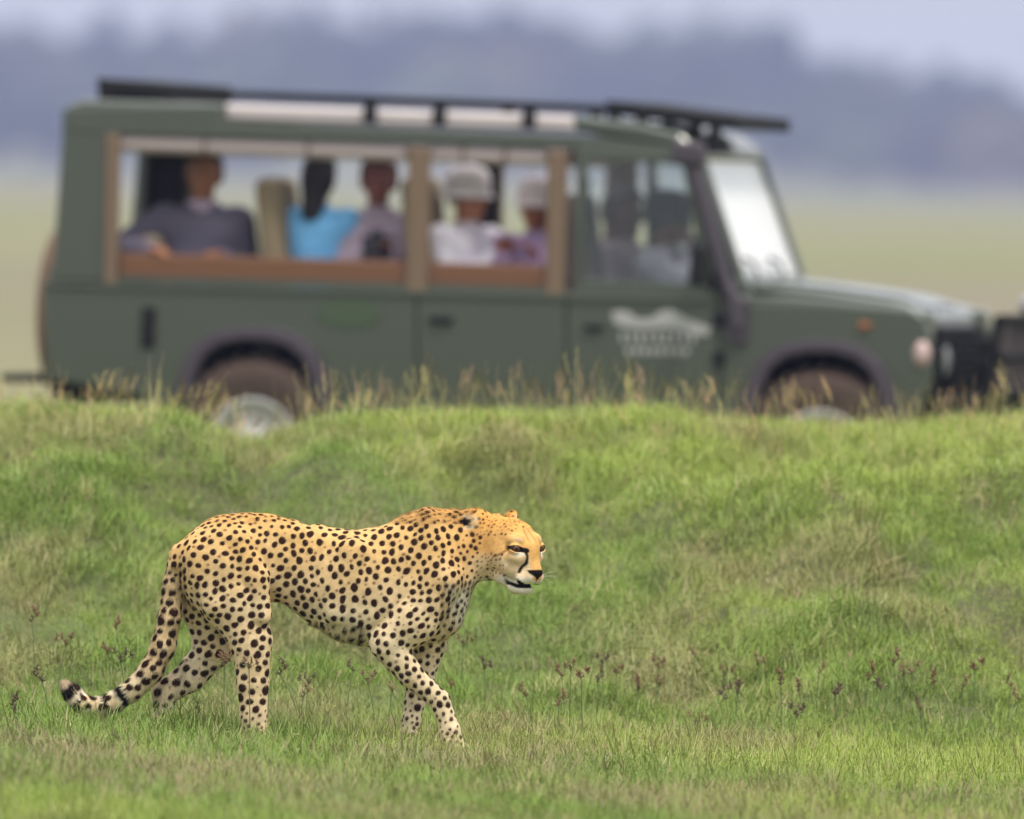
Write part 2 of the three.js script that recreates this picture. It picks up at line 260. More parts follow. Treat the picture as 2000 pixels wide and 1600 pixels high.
  for (let tries = 0; tries < 200000; tries++) {
    const i = Math.floor(rand() * N), x = pos.getX(i), y = pos.getY(i), z = pos.getZ(i), k = kindAt(x, y, z); if (!k) continue;
    const gap = k[0] * (0.6 + 0.2 * noise3(x / 60, y / 60, z / 60)); const rad = k[1] * (0.66 + 0.38 * rand()); let ok = true; near(x, y, z, (s) => { if ((s.x - x) ** 2 + (s.y - y) ** 2 + (s.z - z) ** 2 < Math.max(Math.min(gap, s.gap), s.r + rad + 2.2) ** 2) ok = false; });
    if (!ok) continue;
    const ang = (x > 560 && x < 800 ? 1.25 : x < 560 ? 0.6 : 1.0) + (rand() - 0.5) * 1.4;
    addSpot({ x, y, z, gap, r: rad, dark: k[2], ux: Math.cos(ang), uy: Math.sin(ang), e: 1 + rand() * 0.35 });
  }
  for (let tries = 0; tries < 30000; tries++) { // small freckles between
    const i = Math.floor(rand() * N), x = pos.getX(i), y = pos.getY(i), z = pos.getZ(i); if (!kindAt(x, y, z) || x > 930) continue;
    let ok = true; near(x, y, z, (s) => { if ((s.x - x) ** 2 + (s.y - y) ** 2 + (s.z - z) ** 2 < (s.r + 5.5) ** 2 * (s.free ? 4 : 1)) ok = false; });
    if (ok && rand() < 0.5) addSpot({ x, y, z, gap: 8, r: 1.8 + rand() * 1.6, dark: 0.55, ux: 1, uy: 0, e: 1.1, free: true });
  }
  const segd = (s, h, a, b, w0, w1) => { const bx = b[0] - a[0], by = b[1] - a[1], t = clamp(((s - a[0]) * bx + (h - a[1]) * by) / (bx * bx + by * by), 0, 1); return Math.hypot(s - a[0] - bx * t, h - a[1] - by * t) - lerp(w0, w1, t); };
  const poly = (s, h, pts) => { let d = 1e9; for (let i = 0; i + 1 < pts.length; i++) d = Math.min(d, segd(s, h, pts[i], pts[i + 1], pts[i][2], pts[i + 1][2])); return d; };
  const TAN = [0.68, 0.43, 0.175], GOLD = [0.62, 0.31, 0.075], CREAM = [0.78, 0.64, 0.43], WHITE = [0.80, 0.73, 0.61], BLACK = [0.009, 0.005, 0.005], BROWN = [0.16, 0.055, 0.025];
  const mix3 = (a, b, t) => [a[0] + (b[0] - a[0]) * t, a[1] + (b[1] - a[1]) * t, a[2] + (b[2] - a[2]) * t];
  const coat = (x, y, z) => { // pigment: tan flanks, gold nape, cream belly, white breast
    const n1 = noise3(x / 9, y / 9, z / 9), n2 = noise3(x / 40 + 5, y / 40, z / 40);
    let c = TAN; const [a, s, h] = toHead(x, y, z), S1 = Math.abs(s), face = sstep(905, 945, x) * sstep(-75, -50, a);
    const belly = sstep(-1150, -1262, y + (n2 - 0.5) * 30) * sstep(540, 610, x) * (1 - 0.7 * sstep(700, 740, x));
    c = mix3(c, CREAM, clamp(belly * 0.75 + sstep(-1050, -1200, y) * 0.6 + (n2 - 0.5) * 0.3, 0, 1));
    c = mix3(c, GOLD, sstep(-1045, -1000, y + (n2 - 0.5) * 24) * 0.5);
    c = mix3(c, GOLD, sstep(850, 915, x) * sstep(-1135, -1070, y) * 0.4);
    if (y < -1230) c = mix3(c, CREAM, 0.1 + 0.4 * sstep(-1330, -1420, y));
    c = mix3(c, WHITE, sstep(868, 905, x - (y + 1200) * -0.25) * sstep(-1125, -1165, y) * 0.95 * (x < 925 ? 1 : 0)); // breast
    if (z < -20 && y < -1180) c = mix3(c, WHITE, 0.35);
    const t = x < 362 && y < -1095 ? isTail(x, y, z) : -1;
    if (t >= 0) { c = mix3(TAN, CREAM, 0.5 + 0.4 * (t > 4)); if (t > 5.2) { const ring = [[5.45, 0.17], [6.25, 0.2], [7.1, 0.24], [8.0, 0.27], [8.95, 0.3]]; c = mix3(CREAM, WHITE, 0.35); for (const [m, w] of ring) if (Math.abs(t + (n1 - 0.5) * 0.12 - m) < w) c = BLACK; if (t > 9.4) c = mix3(BROWN, CREAM, 0.55); } }
    if (face > 0) {
      let f = mix3(GOLD, TAN, 0.45 + 0.4 * (n2 - 0.5));
      f = mix3(f, GOLD, sstep(12, 40, h) * 0.8);
      f = mix3(f, CREAM, sstep(-14, -40, h) * 0.7 * sstep(8, 18, S1));
      f = mix3(f, WHITE, sstep(-60, -74, h + (n1 - 0.5) * 10) * sstep(7, 14, S1 + sstep(-72, -76, h) * 30) * 0.95);
      f = mix3(f, WHITE, sstep(9, 3, Math.hypot((S1 - 28) / 1.5, h + 22)) * 0.75);               // pale under the eye
      f = mix3(f, WHITE, sstep(7, 2, Math.hypot((S1 - 27) / 1.6, (h - 6))) * 0.25);
      c = mix3(c, f, face);
    }
    let k = 0, dark = BLACK;
    near(x, y, z, (q) => { const dx = x - q.x, dy = y - q.y, dz = z - q.z, al = dx * q.ux + dy * q.uy, d = Math.sqrt(Math.max(0, dx * dx + dy * dy + dz * dz - al * al) * q.e + al * al / q.e) + (n1 - 0.5) * 3.2; const m = sstep(q.r + 0.9, q.r - 1.1, d) * (q.free ? 0.75 : 1); if (m > k) { k = m; dark = mix3(BROWN, BLACK, q.dark > 0.95 ? 0.85 : (q.dark - 0.5) * 1.8); } });
    c = mix3(c, dark, k);
    if (face > 0.4 && a > 5) { // drawn on the front of the face
      const ink = (d, w = 1.2) => sstep(w, -w, d);
      let m = ink(poly(S1, h, [[20, -14, 2.8], [16.5, -26, 1.9], [17.5, -40, 2], [22, -51, 2], [25, -58, 1.3]]));         // tear line
      m = Math.max(m, ink(segd(S1, h, [18, -15], [44, -8], 5.2, 3.6)) * sstep(20, 30, a));                                      // eye rim
      m = Math.max(m, a > 40 ? ink(Math.max(Math.abs(S1) - lerp(18, 3, sstep(-57, -71, h)), Math.abs(h + 62) - 9.5) ) * sstep(60, 66, a + S1 * 0.35) : 0); // nose leather
      m = Math.max(m, ink(segd(S1, h, [0, -70], [0, -78], 1, 0.8)) * sstep(54, 60, a));
      m = Math.max(m, ink(poly(S1, h, [[0, -85, 3.6], [17, -84.5, 4], [27, -78, 3.2], [32, -69, 1.8]])) * sstep(6, 16, a) * (a > 57 && h > -86 ? sstep(62, 57, a) : 1)); // mouth line
      c = mix3(c, BLACK, m);
      c = mix3(c, BROWN, ink(segd(S1, h, [7, 2], [5, 26], 1.2, 1.8), 2.2) * 0.5 * sstep(20, 34, a));                          // forehead streaks
    }
    if (face > 0.3 && S1 > 30) c = mix3(c, BROWN, sstep(2.2, 0.4, segd(a, h, [32, -13], [-14, -36], 1.1, 0.7) + (n1 - 0.45) * 5) * 0.65);
    if (x > 905 && x < 1010 && h > 24) { // ears: black patch on a pale rim
      const e = Math.hypot(a + 58, h - 38); if (S1 > 36) c = mix3(c, CREAM, sstep(21, 15, e) * 0.45); const e2 = Math.hypot((a + 62) / 1.5, h - 40); if (S1 > 40) c = mix3(c, BLACK, sstep(11, 7, e2 + (n1 - 0.5) * 4));
    }
    const v = 0.8 + 0.26 * n1 + 0.16 * noise3(x / 3.4, y / 3.4, z / 3.4); return [c[0] * v, c[1] * v, c[2] * v];
  };
  const colors = new Float32Array(N * 3);
  for (let i = 0; i < N; i++) { const c = coat(pos.getX(i), pos.getY(i), pos.getZ(i)); colors.set(c, i * 3); }
  // fur
  const ix = g.index, fp = [], fn = [], fc = [], T = ix.count / 3, area = new Float64Array(T), A = V3(), B2 = V3(), C = V3(), n = V3(), d = V3(), w = V3(); let sum = 0;
  for (let t = 0; t < T; t++) { A.fromBufferAttribute(pos, ix.getX(t * 3)); B2.fromBufferAttribute(pos, ix.getX(t * 3 + 1)).sub(A); C.fromBufferAttribute(pos, ix.getX(t * 3 + 2)).sub(A); sum += B2.cross(C).length() / 2; area[t] = sum; }
  const HAIRS = 300000;
  for (let q = 0; q < HAIRS; q++) {
    let lo = 0, hi = T - 1; const u = rand() * sum; while (lo < hi) { const m = (lo + hi) >> 1; area[m] < u ? lo = m + 1 : hi = m; }
    const i = [ix.getX(lo * 3), ix.getX(lo * 3 + 1), ix.getX(lo * 3 + 2)]; let b0 = rand(), b1 = rand(); if (b0 + b1 > 1) { b0 = 1 - b0; b1 = 1 - b1; } const b2 = 1 - b0 - b1;
    A.set(0, 0, 0); n.set(0, 0, 0); i.forEach((k, e) => { const f = [b0, b1, b2][e]; A.x += pos.getX(k) * f; A.y += pos.getY(k) * f; A.z += pos.getZ(k) * f; n.x += nor.getX(k) * f; n.y += nor.getY(k) * f; n.z += nor.getZ(k) * f; }); n.normalize();
    const [x, y, z] = [A.x, A.y, A.z], hd = toHead(x, y, z), onHead = x > 930 && hd[0] > -50;
    if (onHead && hd[0] > 20 && Math.abs(Math.abs(hd[1]) - 30) < 14 && Math.abs(hd[2] + 12) < 10) continue;         // no hair over the eyes
    if (onHead && hd[0] > 58 && Math.abs(hd[1]) < 18 && hd[2] > -72 && hd[2] < -50) continue;                        // nor on the nose leather
    if (onHead && hd[0] > 10 && Math.abs(hd[1]) < 34 && hd[2] > -92 && hd[2] < -76) continue;
    let len = 3.4, lift = 0.24;
    if (onHead) { d.set(-ff[0], -0.25, -ff[2]); len = hd[0] > 30 ? 2.2 : 4; if (hd[2] < -92) { d.set(-0.2, -1, 0); len = 4; lift = 0.4; } }
    else if (x < 362 && y < -1100) { const at = isTail(x, y, z), c = tail[Math.min(tail.length - 1, Math.max(0, Math.floor(at)))]; d.set(c[4] - c[0], c[5] - c[1], 0).normalize(); len = at > 5 ? 9 : 6; lift = 0.45; }
    else if (y < -1270) { d.set(-0.25, -1, 0); len = 4; }
    else { d.set(-0.85, -0.55, 0); if (x > 560 && x < 715 && y < -1215) { len = 10; lift = 0.35; d.set(-0.5, -1, 0); } if (y > -1020) { len = x > 770 ? 8 : 5; lift = 0.35; } if (x > 860 && y < -1130) { len = 6; d.set(-0.3, -1, 0); lift = 0.35; } }
    d.addScaledVector(n, -d.dot(n)); if (d.lengthSq() < 1e-4) d.set(0, -1, 0); d.normalize();
    d.x += (rand() - 0.5) * 0.36; d.y += (rand() - 0.5) * 0.36; d.z += (rand() - 0.5) * 0.36; d.addScaledVector(n, lift).normalize(); len *= 0.6 + rand() * 0.8;
    w.crossVectors(d, n).normalize().multiplyScalar(0.36 + 0.22 * rand());
    const k = i[Math.floor(rand() * 3)] * 3, tv = 0.72 + rand() * 0.5;
    fp.push(x - w.x - n.x, y - w.y - n.y, z - w.z - n.z, x + w.x - n.x, y + w.y - n.y, z + w.z - n.z, x + d.x * len, y + d.y * len, z + d.z * len);
    for (let e = 0; e < 3; e++) { fn.push(n.x, n.y, n.z); fc.push(colors[k] * tv, colors[k + 1] * tv, colors[k + 2] * tv); }
  }
  const toMetres = (gg) => { gg.translate(-640, 1470, 0); gg.scale(MM, MM, MM); return gg; };
  g.setAttribute('color', new THREE.BufferAttribute(colors, 3));
  const coatMat = new THREE.MeshPhysicalMaterial({ vertexColors: true, roughness: 0.85, specularIntensity: 0.12 });
  const body = part('body', toMetres(g), coatMat, cheetah);
  const fg = new THREE.BufferGeometry(); fg.setAttribute('position', new THREE.Float32BufferAttribute(fp, 3)); fg.setAttribute('normal', new THREE.Float32BufferAttribute(fn, 3)); fg.setAttribute('color', new THREE.Float32BufferAttribute(fc, 3));
  part('fur', toMetres(fg), new THREE.MeshPhysicalMaterial({ vertexColors: true, roughness: 0.9, specularIntensity: 0.15, side: THREE.DoubleSide }), cheetah).userData.kind = 'stuff';
  const put = (a, s, h) => { const [x, y, z] = H(a, s, h); return V3((x - 640) * MM, (y + 1470) * MM, z * MM); };
  for (const s of [-1, 1]) {
    const c = put(EYEC[0] - 0.6, EYEC[1] * s, EYEC[2]), r = 11.4 * MM;
    const eye = part('eye', new THREE.SphereGeometry(r, 24, 16), phy(0.014, 0.009, 0.008, { roughness: 0.3, specularIntensity: 0.5 }), cheetah); eye.position.copy(c);
    const look = V3(ff[0] * 0.9 + rr[0] * s * 0.42, -0.05, ff[2] * 0.9 + rr[2] * s * 0.42).normalize();
    const iris = part('iris', new THREE.SphereGeometry(r * 1.012, 24, 10, 0, Math.PI * 2, 0, 0.62), phy(0.1, 0.036, 0.009, { roughness: 0.25, specularIntensity: 0.6 }), eye); iris.quaternion.setFromUnitVectors(V3(0, 1, 0), look);
    const pupil = part('pupil', new THREE.SphereGeometry(r * 1.022, 16, 8, 0, Math.PI * 2, 0, 0.27), phy(0.004, 0.004, 0.004, { roughness: 0.15, specularIntensity: 0.7 }), eye); pupil.quaternion.copy(iris.quaternion);
    for (let k = 0; k < 4; k++) {
      const b = put(66 - k, s * (16 + (k % 3) * 3), -66 - 2 * Math.floor(k / 2)), e = put(74 - k * 3, s * (44 + 10 * rand()), -66 - 6 * k + 14 * rand()), m = b.clone().lerp(e, 0.5).add(V3(0, 0.008, 0));
      part('whisker', new THREE.TubeGeometry(new THREE.QuadraticBezierCurve3(b, m, e), 8, 0.00022, 4), std(0.85, 0.82, 0.76), cheetah);
    }
  }
}
// ---------------------------------------------------------------- the safari vehicle (own frame: x forward, y up, z to its right-hand side, which faces the cheetah)
const truck = thing('safari_vehicle', 'dark green long four-wheel-drive safari vehicle with open sides, parked behind the bank', 'vehicle');
truck.rotation.set(0, THREE.MathUtils.degToRad(-13), THREE.MathUtils.degToRad(-0.9), 'YZX');
truck.updateMatrixWorld(true);
truck.position.copy(P(493, 806, -21.9)).sub(V3(0, 0.41 + 0.148, 0.8).applyMatrix4(truck.matrixWorld));
truck.updateMatrixWorld(true);
const truckInv = truck.matrixWorld.clone().invert();
function TL(px, py, zl = 0.8) { const o = camera.position.clone().applyMatrix4(truckInv), d = ray(px, py).transformDirection(truckInv), k = (zl - o.z) / d.z; return V3(o.x + d.x * k, o.y + d.y * k, zl); }
const paint = phy(0.043, 0.053, 0.035, { roughness: 0.5, clearcoat: 1, clearcoatRoughness: 0.1 }), black = phy(0.011, 0.0105, 0.012, { roughness: 0.75, specularIntensity: 0.35 }), plastic = std(0.05, 0.038, 0.052, { roughness: 0.55 });
const white = std(0.5, 0.44, 0.43, { roughness: 0.5 }), wood = std(0.15, 0.062, 0.026, { roughness: 0.6 }), canvasTan = std(0.17, 0.115, 0.075, { roughness: 0.95 }), rubber = std(0.07, 0.045, 0.035, { roughness: 0.95 }), steel = std(0.5, 0.5, 0.48, { roughness: 0.5 });
const glass = phy(0.93, 0.96, 0.95, { roughness: 0.02, transmission: 1, thickness: 0, ior: 1.52 }), seatMat = std(0.20, 0.155, 0.095, { roughness: 0.9 }), lining = std(0.16, 0.13, 0.12, { roughness: 0.95 }), blindMat = std(0.45, 0.37, 0.37, { roughness: 0.95 });
{
  const shapeOf = (pts, zl) => { const s = new THREE.Shape(); pts.forEach((q, i) => { const v = TL(q[0], q[1], zl); i ? s.lineTo(v.x, v.y) : s.moveTo(v.x, v.y); }); s.closePath(); return s; };
  const slab = (pts, zl, depth, bevel = 0.006, holes = []) => { const s = shapeOf(pts, zl); holes.forEach((h) => s.holes.push(new THREE.Path(shapeOf(h, zl).getPoints()))); const g = new THREE.ExtrudeGeometry(s, { depth: depth - 2 * bevel, bevelEnabled: bevel > 0, bevelThickness: bevel, bevelSize: bevel, bevelOffset: -bevel, bevelSegments: 2, curveSegments: 6 }); g.translate(0, 0, zl - depth + bevel); return g; };
  const flip = (g) => { const h = g.clone().scale(1, 1, -1), ix = h.index; if (ix) { for (let i = 0; i < ix.count; i += 3) { const t = ix.getX(i); ix.setX(i, ix.getX(i + 1)); ix.setX(i + 1, t); } } else for (const k of Object.keys(h.attributes)) { const a = h.attributes[k], n = a.itemSize; for (let i = 0; i < a.count; i += 3) for (let c = 0; c < n; c++) { const t = a.array[i * n + c]; a.array[i * n + c] = a.array[(i + 1) * n + c]; a.array[(i + 1) * n + c] = t; } } return h; };
  const both = (name, g, mat, parent = truck) => [part(name, g, mat, parent), part(name, flip(g), mat, parent)];
  const rbox = (w, h, d, r = 0.02) => new RoundedBoxGeometry(w, h, d, 3, Math.min(r, w / 2.01, h / 2.01, d / 2.01));
  const boxAt = (name, x, y, z, w, h, d, mat, parent = truck, r = 0.015) => part(name, rbox(w, h, d, r).translate(x, y, z), mat, parent);
  const tube = (pts, r, seg = 24) => new THREE.TubeGeometry(new THREE.CatmullRomCurve3(pts, false, 'catmullrom', 0.2), seg, r, 8);
  const archR = [[366, 830], [372, 786], [379, 735], [396, 697], [426, 674], [470, 665], [520, 666], [560, 677], [589, 702], [606, 742], [617, 802], [622, 838]];
  const archF = [[1473, 858], [1478, 808], [1486, 762], [1503, 722], [1534, 698], [1580, 689], [1628, 690], [1668, 701], [1697, 727], [1714, 766], [1726, 818], [1732, 852]];
  // lower body
  both('rear_body_panel', slab([[84, 549], [86, 640], [93, 740], [255, 768], [340, 800], ...archR, [640, 836], [812, 841], [812, 570]], 0.8, 0.05), paint);
  const [sideDoor, farSideDoor] = both('side_door', slab([[815.5, 570], [815.5, 841], [1104, 848], [1104, 578.5]], 0.8, 0.05), paint);
  const [frontDoor, farFrontDoor] = both('front_door', slab([[1107.5, 579], [1107.5, 848], [1404, 856], [1404, 590], [1350, 300], [1125, 288], [1125, 560]], 0.797, 0.045, 0.006, [[[1146, 312], [1138, 546], [1378, 556], [1332, 322]]]), paint);
  for (const [d, s] of [[frontDoor, 1], [farFrontDoor, -1]]) {
    part('pane', new THREE.ExtrudeGeometry(shapeOf([[1144, 310], [1136, 548], [1381, 558], [1334, 320]], 0.775), { depth: 0.004, bevelEnabled: false }).translate(0, 0, s > 0 ? 0.773 : -0.777), glass, d);
    const h = TL(1160, 640); boxAt('handle', h.x, h.y, s * 0.812, 0.1, 0.03, 0.022, black, d);
    const m = TL(1178, 520); part('window_channel', rbox(0.02, 0.5, 0.02).translate(m.x - 0.1, m.y + 0.17, s * 0.76), black, d);
  }
  for (const [d, s] of [[sideDoor, 1], [farSideDoor, -1]]) { const h = TL(862, 625); boxAt('handle', h.x, h.y, s * 0.815, 0.12, 0.035, 0.022, black, d); }
  { const v = TL(290, 640); boxAt('side_vent', v.x, v.y, 0.804, 0.075, 0.2, 0.02, black); const f = TL(682, 612); const e = part('fuel_flap', new THREE.CylinderGeometry(0.16, 0.16, 0.012, 32).rotateX(Math.PI / 2).scale(1, 0.42, 1).translate(f.x, f.y, 0.801), std(0.05, 0.075, 0.04), truck); }
  both('wing_panel', slab([[1407, 590], [1407, 856], [1465, 858], ...archF, [1745, 850], [1800, 800], [1822, 740], [1820, 660], [1806, 622], [1780, 606], [1600, 592]], 0.8, 0.05, 0.012), paint);
  // wheel-arch flares
  const flare = (arch0, out) => { const arch = arch0.slice(1, -1), cx = arch.reduce((a, q) => a + q[0], 0) / arch.length, cy = 806; const o = arch.map(([x, y], i) => [cx + (x - cx) * out[0], cy + (y - cy) * out[1]]); return slab([...arch, ...o.reverse()], 0.845, 0.075, 0.012); };
  both('wheel_arch_flare', flare(archR, [1.24, 1.19]), plastic); both('wheel_arch_flare', flare(archF.map(([x, y]) => [x, y]), [1.24, 1.22]), plastic);
  // waist, quarter panel, roof rails
  both('quarter_panel', slab([[92, 546], [104, 505], [124, 226], [216, 231], [216, 549]], 0.785, 0.04), paint);
  both('waist_panel', slab([[219, 538], [219, 549], [1108, 576], [1108, 562]], 0.79, 0.045, 0.004), paint);
  both('waist_trim', slab([[92, 549], [92, 560], [1404, 592], [1404, 581]], 0.815, 0.02, 0.004), paint);
  both('roof_side', slab([[122, 213], [121, 256], [216, 262], [1112, 291], [1340, 305], [1352, 300], [1345, 292], [1130, 264], [434, 237], [428, 206], [216, 208]], 0.79, 0.05), paint);
  { // roof: pale, gently domed slab
    const block = (name, pr, z0, z1) => part(name, new THREE.ExtrudeGeometry(shapeOf(pr, 0.72), { depth: z1 - z0 - 0.06, bevelEnabled: true, bevelThickness: 0.03, bevelSize: 0.025, bevelOffset: -0.025, bevelSegments: 4 }).translate(0, 0, z0 + 0.03), name === 'roof' ? paint : white, truck);
    block('roof', [[128, 225], [132, 203], [160, 193], [440, 202], [440, 236]], -0.72, 0.72);                                                                         // behind the open hatch
    block('roof', [[1120, 258], [1120, 226], [1250, 240], [1330, 262], [1372, 292], [1350, 296], [1130, 258]], -0.72, 0.72);                                            // over the cab
    for (const s of [1, -1]) block('roof_edge', [[438, 236], [438, 202], [1122, 226], [1122, 258]], s > 0 ? 0.5 : -0.72, s > 0 ? 0.72 : -0.5);                          // beside the open hatch
    for (let k = 0; k < 5; k++) { const A = TL(300 + 190 * k, 262 + 6.2 * k, 0); boxAt('roof_beam', A.x, A.y + 0.035, 0, 0.05, 0.05, 1.4, lining); }
  }
  // hatch lids raised above the roof, rails and posts
  const lid = (pts, name) => { const v = pts.map((q) => TL(q[0], q[1], 0.62)), s = new THREE.Shape(v.map((q) => new THREE.Vector2(q.x, q.y))), g = new THREE.ExtrudeGeometry(s, { depth: 1.22, bevelEnabled: true, bevelThickness: 0.012, bevelSize: 0.012, bevelOffset: -0.012, bevelSegments: 2 }); g.translate(0, 0, -0.61); return part(name, g, black, truck); };
  lid([[188, 152], [330, 164], [330, 200], [192, 196]], 'roof_hatch'); lid([[1182, 196], [1440, 229], [1440, 255], [1186, 222]], 'roof_hatch');
  for (const s of [1, -1]) {
    const q = [[200, 172], [430, 184], [740, 195], [1045, 207], [1190, 213]].map(([x, y]) => { const v = TL(x, y, 0.62); return V3(v.x, v.y, s * 0.62); });
    part('roof_rail', tube(q, 0.02), black, truck);
    for (const [x, y0, y1] of [[205, 168, 200], [318, 178, 204], [735, 192, 240], [870, 198, 245], [1045, 204, 251], [1200, 206, 255], [1255, 210, 250], [1398, 232, 300]]) { if (s < 0 && x > 1300) continue; const a = TL(x, y0, 0.62), b = TL(x, y1, 0.62); part('roof_post', new THREE.CylinderGeometry(0.03, 0.034, a.y - b.y, 10).translate(a.x, (a.y + b.y) / 2, s * (x > 700 && x < 1100 ? 0.735 : 0.62)), black, truck); }
  }
  // open side: brown uprights, wooden sill rail, rolled blind
  for (const [x0, x1, y0, y1] of [[206, 232, 262, 560], [796, 838, 288, 572], [1068, 1106, 292, 580]]) both('window_post', slab([[x0, y0], [x0 - 4, y1], [x1 - 6, y1 + 1], [x1, y0 + 1]], 0.812, 0.06, 0.012), canvasTan);
  both('sill_rail', slab([[232, 494], [232, 540], [796, 556], [796, 511]], 0.78, 0.06, 0.012), wood); both('sill_rail', slab([[838, 512], [838, 557], [1068, 562], [1068, 519]], 0.78, 0.06, 0.012), wood);
  for (const [x0, y0, x1, y1] of [[236, 280, 795, 299], [838, 300, 1068, 308]]) for (const s of [1, -1]) {
    const a = TL(x0, y0, 0.74), b = TL(x1, y1, 0.74), c = a.clone().lerp(b, 0.5), n = a.clone().lerp(b, 0.33); [a, b, c, n].forEach((v) => { v.z = s * 0.735; });
    const roll = part('rolled_blind', tube([a, n, c, b], 0.042, 40), blindMat, truck);
    for (const t of [0.3, 0.66]) { const v = a.clone().lerp(b, t); part('strap', new THREE.TorusGeometry(0.045, 0.008, 6, 20).rotateY(Math.PI / 2).translate(v.x, v.y, v.z), canvasTan, roll); }
  }
  { // dark trim inside the rear corner and behind the far uprights
    const trim = (pts) => part('inner_trim', flip(slab(pts, 0.735, 0.012, 0.003)), black, truck); trim([[100, 540], [124, 262], [214, 266], [214, 545]]); trim([[794, 292], [790, 560], [836, 562], [840, 292]]);
  }
  // rear
  const rear = TL(90, 640), roofRear = TL(126, 230, 0.78), waist = TL(92, 549);
  boxAt('rear_panel', rear.x + 0.03, (rear.y + waist.y) / 2 - 0.1, 0, 0.05, 0.66, 1.5, paint);
  { const a = TL(120, 250, 0.7), h = a.y - waist.y; boxAt('rear_window_frame', (a.x + waist.x) / 2 + 0.05, waist.y + 0.06, 0, 0.05, 0.2, 1.5, paint); for (const z of [-0.72, 0.72]) { const g = rbox(0.06, h + 0.02, 0.1); g.rotateZ(-Math.atan2(a.x - waist.x, h)); part('rear_pillar', g.translate((a.x + waist.x) / 2 + 0.06, waist.y + h / 2, z), paint, truck); } boxAt('rear_header', a.x + 0.05, a.y, 0, 0.06, 0.1, 1.5, paint); }
  const lathe = (pts) => new THREE.LatheGeometry(pts.map(([r, y]) => new THREE.Vector2(r, y)), 48);
  const wheel = (parent) => {
    const w = new THREE.Group(); w.name = 'wheel'; parent.add(w);
    const tyre = lathe([[0.215, -0.09], [0.3, -0.112], [0.365, -0.105], [0.395, -0.085], [0.405, -0.04], [0.406, 0.04], [0.395, 0.085], [0.365, 0.105], [0.3, 0.112], [0.215, 0.09]]).rotateX(Math.PI / 2);
    const lugs = []; for (let k = 0; k < 30; k++) for (const s of [-1, 1]) { const g = rbox(0.03, 0.02, 0.09, 0.004); g.rotateY(s * 0.3); g.translate(0, 0.408, s * 0.05).rotateZ(k / 30 * Math.PI * 2 + s * 0.05); lugs.push(g); }
    part('tyre', mergeGeometries([tyre.toNonIndexed(), ...lugs.map((g) => g.index ? g.toNonIndexed() : g)].map((g) => { for (const k of Object.keys(g.attributes)) if (!['position', 'normal', 'uv'].includes(k)) g.deleteAttribute(k); return g; })), rubber, w);
    const rim = part('rim', lathe([[0.02, 0.05], [0.08, 0.055], [0.1, 0.03], [0.15, 0.02], [0.175, 0.05], [0.2, 0.085], [0.222, 0.095], [0.222, -0.09]]).rotateX(Math.PI / 2), steel, w);
    part('hub_cap', lathe([[0, 0.1], [0.04, 0.098], [0.055, 0.085], [0.06, 0.04]]).rotateX(Math.PI / 2), steel, w);
    for (let k = 0; k < 5; k++) part('wheel_nut', new THREE.CylinderGeometry(0.012, 0.012, 0.02, 6).rotateX(Math.PI / 2).translate(0.105 * Math.cos(k * 1.2566), 0.105 * Math.sin(k * 1.2566), 0.04), steel, w);
    return w;
  };
  const R = TL(493, 866), Fw = TL(1602, 890);
  for (const [v, s] of [[R, 1], [R, -1], [Fw, 1], [Fw, -1]]) { const w = wheel(truck); w.position.set(v.x, v.y, s * 0.72); if (s < 0) w.rotation.y = Math.PI; }
  { const sp = wheel(truck); sp.name = 'spare_wheel'; sp.position.set(rear.x - 0.06, rear.y + 0.09, -0.1); sp.rotation.y = -Math.PI / 2; part('spare_cover', lathe([[0.001, 0.135], [0.3, 0.135], [0.39, 0.13], [0.43, 0.08], [0.43, -0.1]]).rotateX(Math.PI / 2), std(0.2, 0.12, 0.07, { roughness: 0.8 }), sp); }
  { const a = TL(12, 737), b = TL(96, 742); boxAt('rear_step', (a.x + b.x) / 2 + 0.02, (a.y + b.y) / 2, 0.45, b.x - a.x + 0.1, 0.04, 0.7, black); boxAt('rear_crossmember', rear.x + 0.12, rear.y - 0.3, 0, 0.2, 0.14, 1.4, black); }
  // underside and wells
  boxAt('chassis', (R.x + Fw.x) / 2, R.y + 0.02, 0, Fw.x - R.x + 1.5, 0.22, 0.9, black);
  for (const v of [R, Fw]) { boxAt('axle', v.x, v.y, 0, 0.12, 0.12, 1.2, black); for (const s of [-1, 1]) { const g = new THREE.CylinderGeometry(0.5, 0.5, 0.32, 28, 1, true, 0, Math.PI).rotateX(Math.PI / 2).rotateZ(0); part('wheel_well', g.rotateZ(Math.PI / 2).scale(0.8, 0.95, 1).translate(v.x, v.y, s * 0.58), new THREE.MeshStandardMaterial({ color: col(0.012, 0.011, 0.011), roughness: 1, side: THREE.DoubleSide }), truck); boxAt('well_wall', v.x, v.y + 0.14, s * 0.41, 1.15, 0.86, 0.02, black); } }
  boxAt('floor', (rear.x + TL(1400, 700).x) / 2, R.y + 0.3, 0, TL(1400, 700).x - rear.x - 0.1, 0.04, 1.44, black);
  // sill steps
  both('side_sill', slab([[640, 838], [640, 858], [1470, 878], [1470, 860]], 0.77, 0.12, 0.01), black);
  // nose
  const wing = TL(1790, 620), cowl = TL(1452, 552, 0.62), noseTop = TL(1800, 607, 0.62);
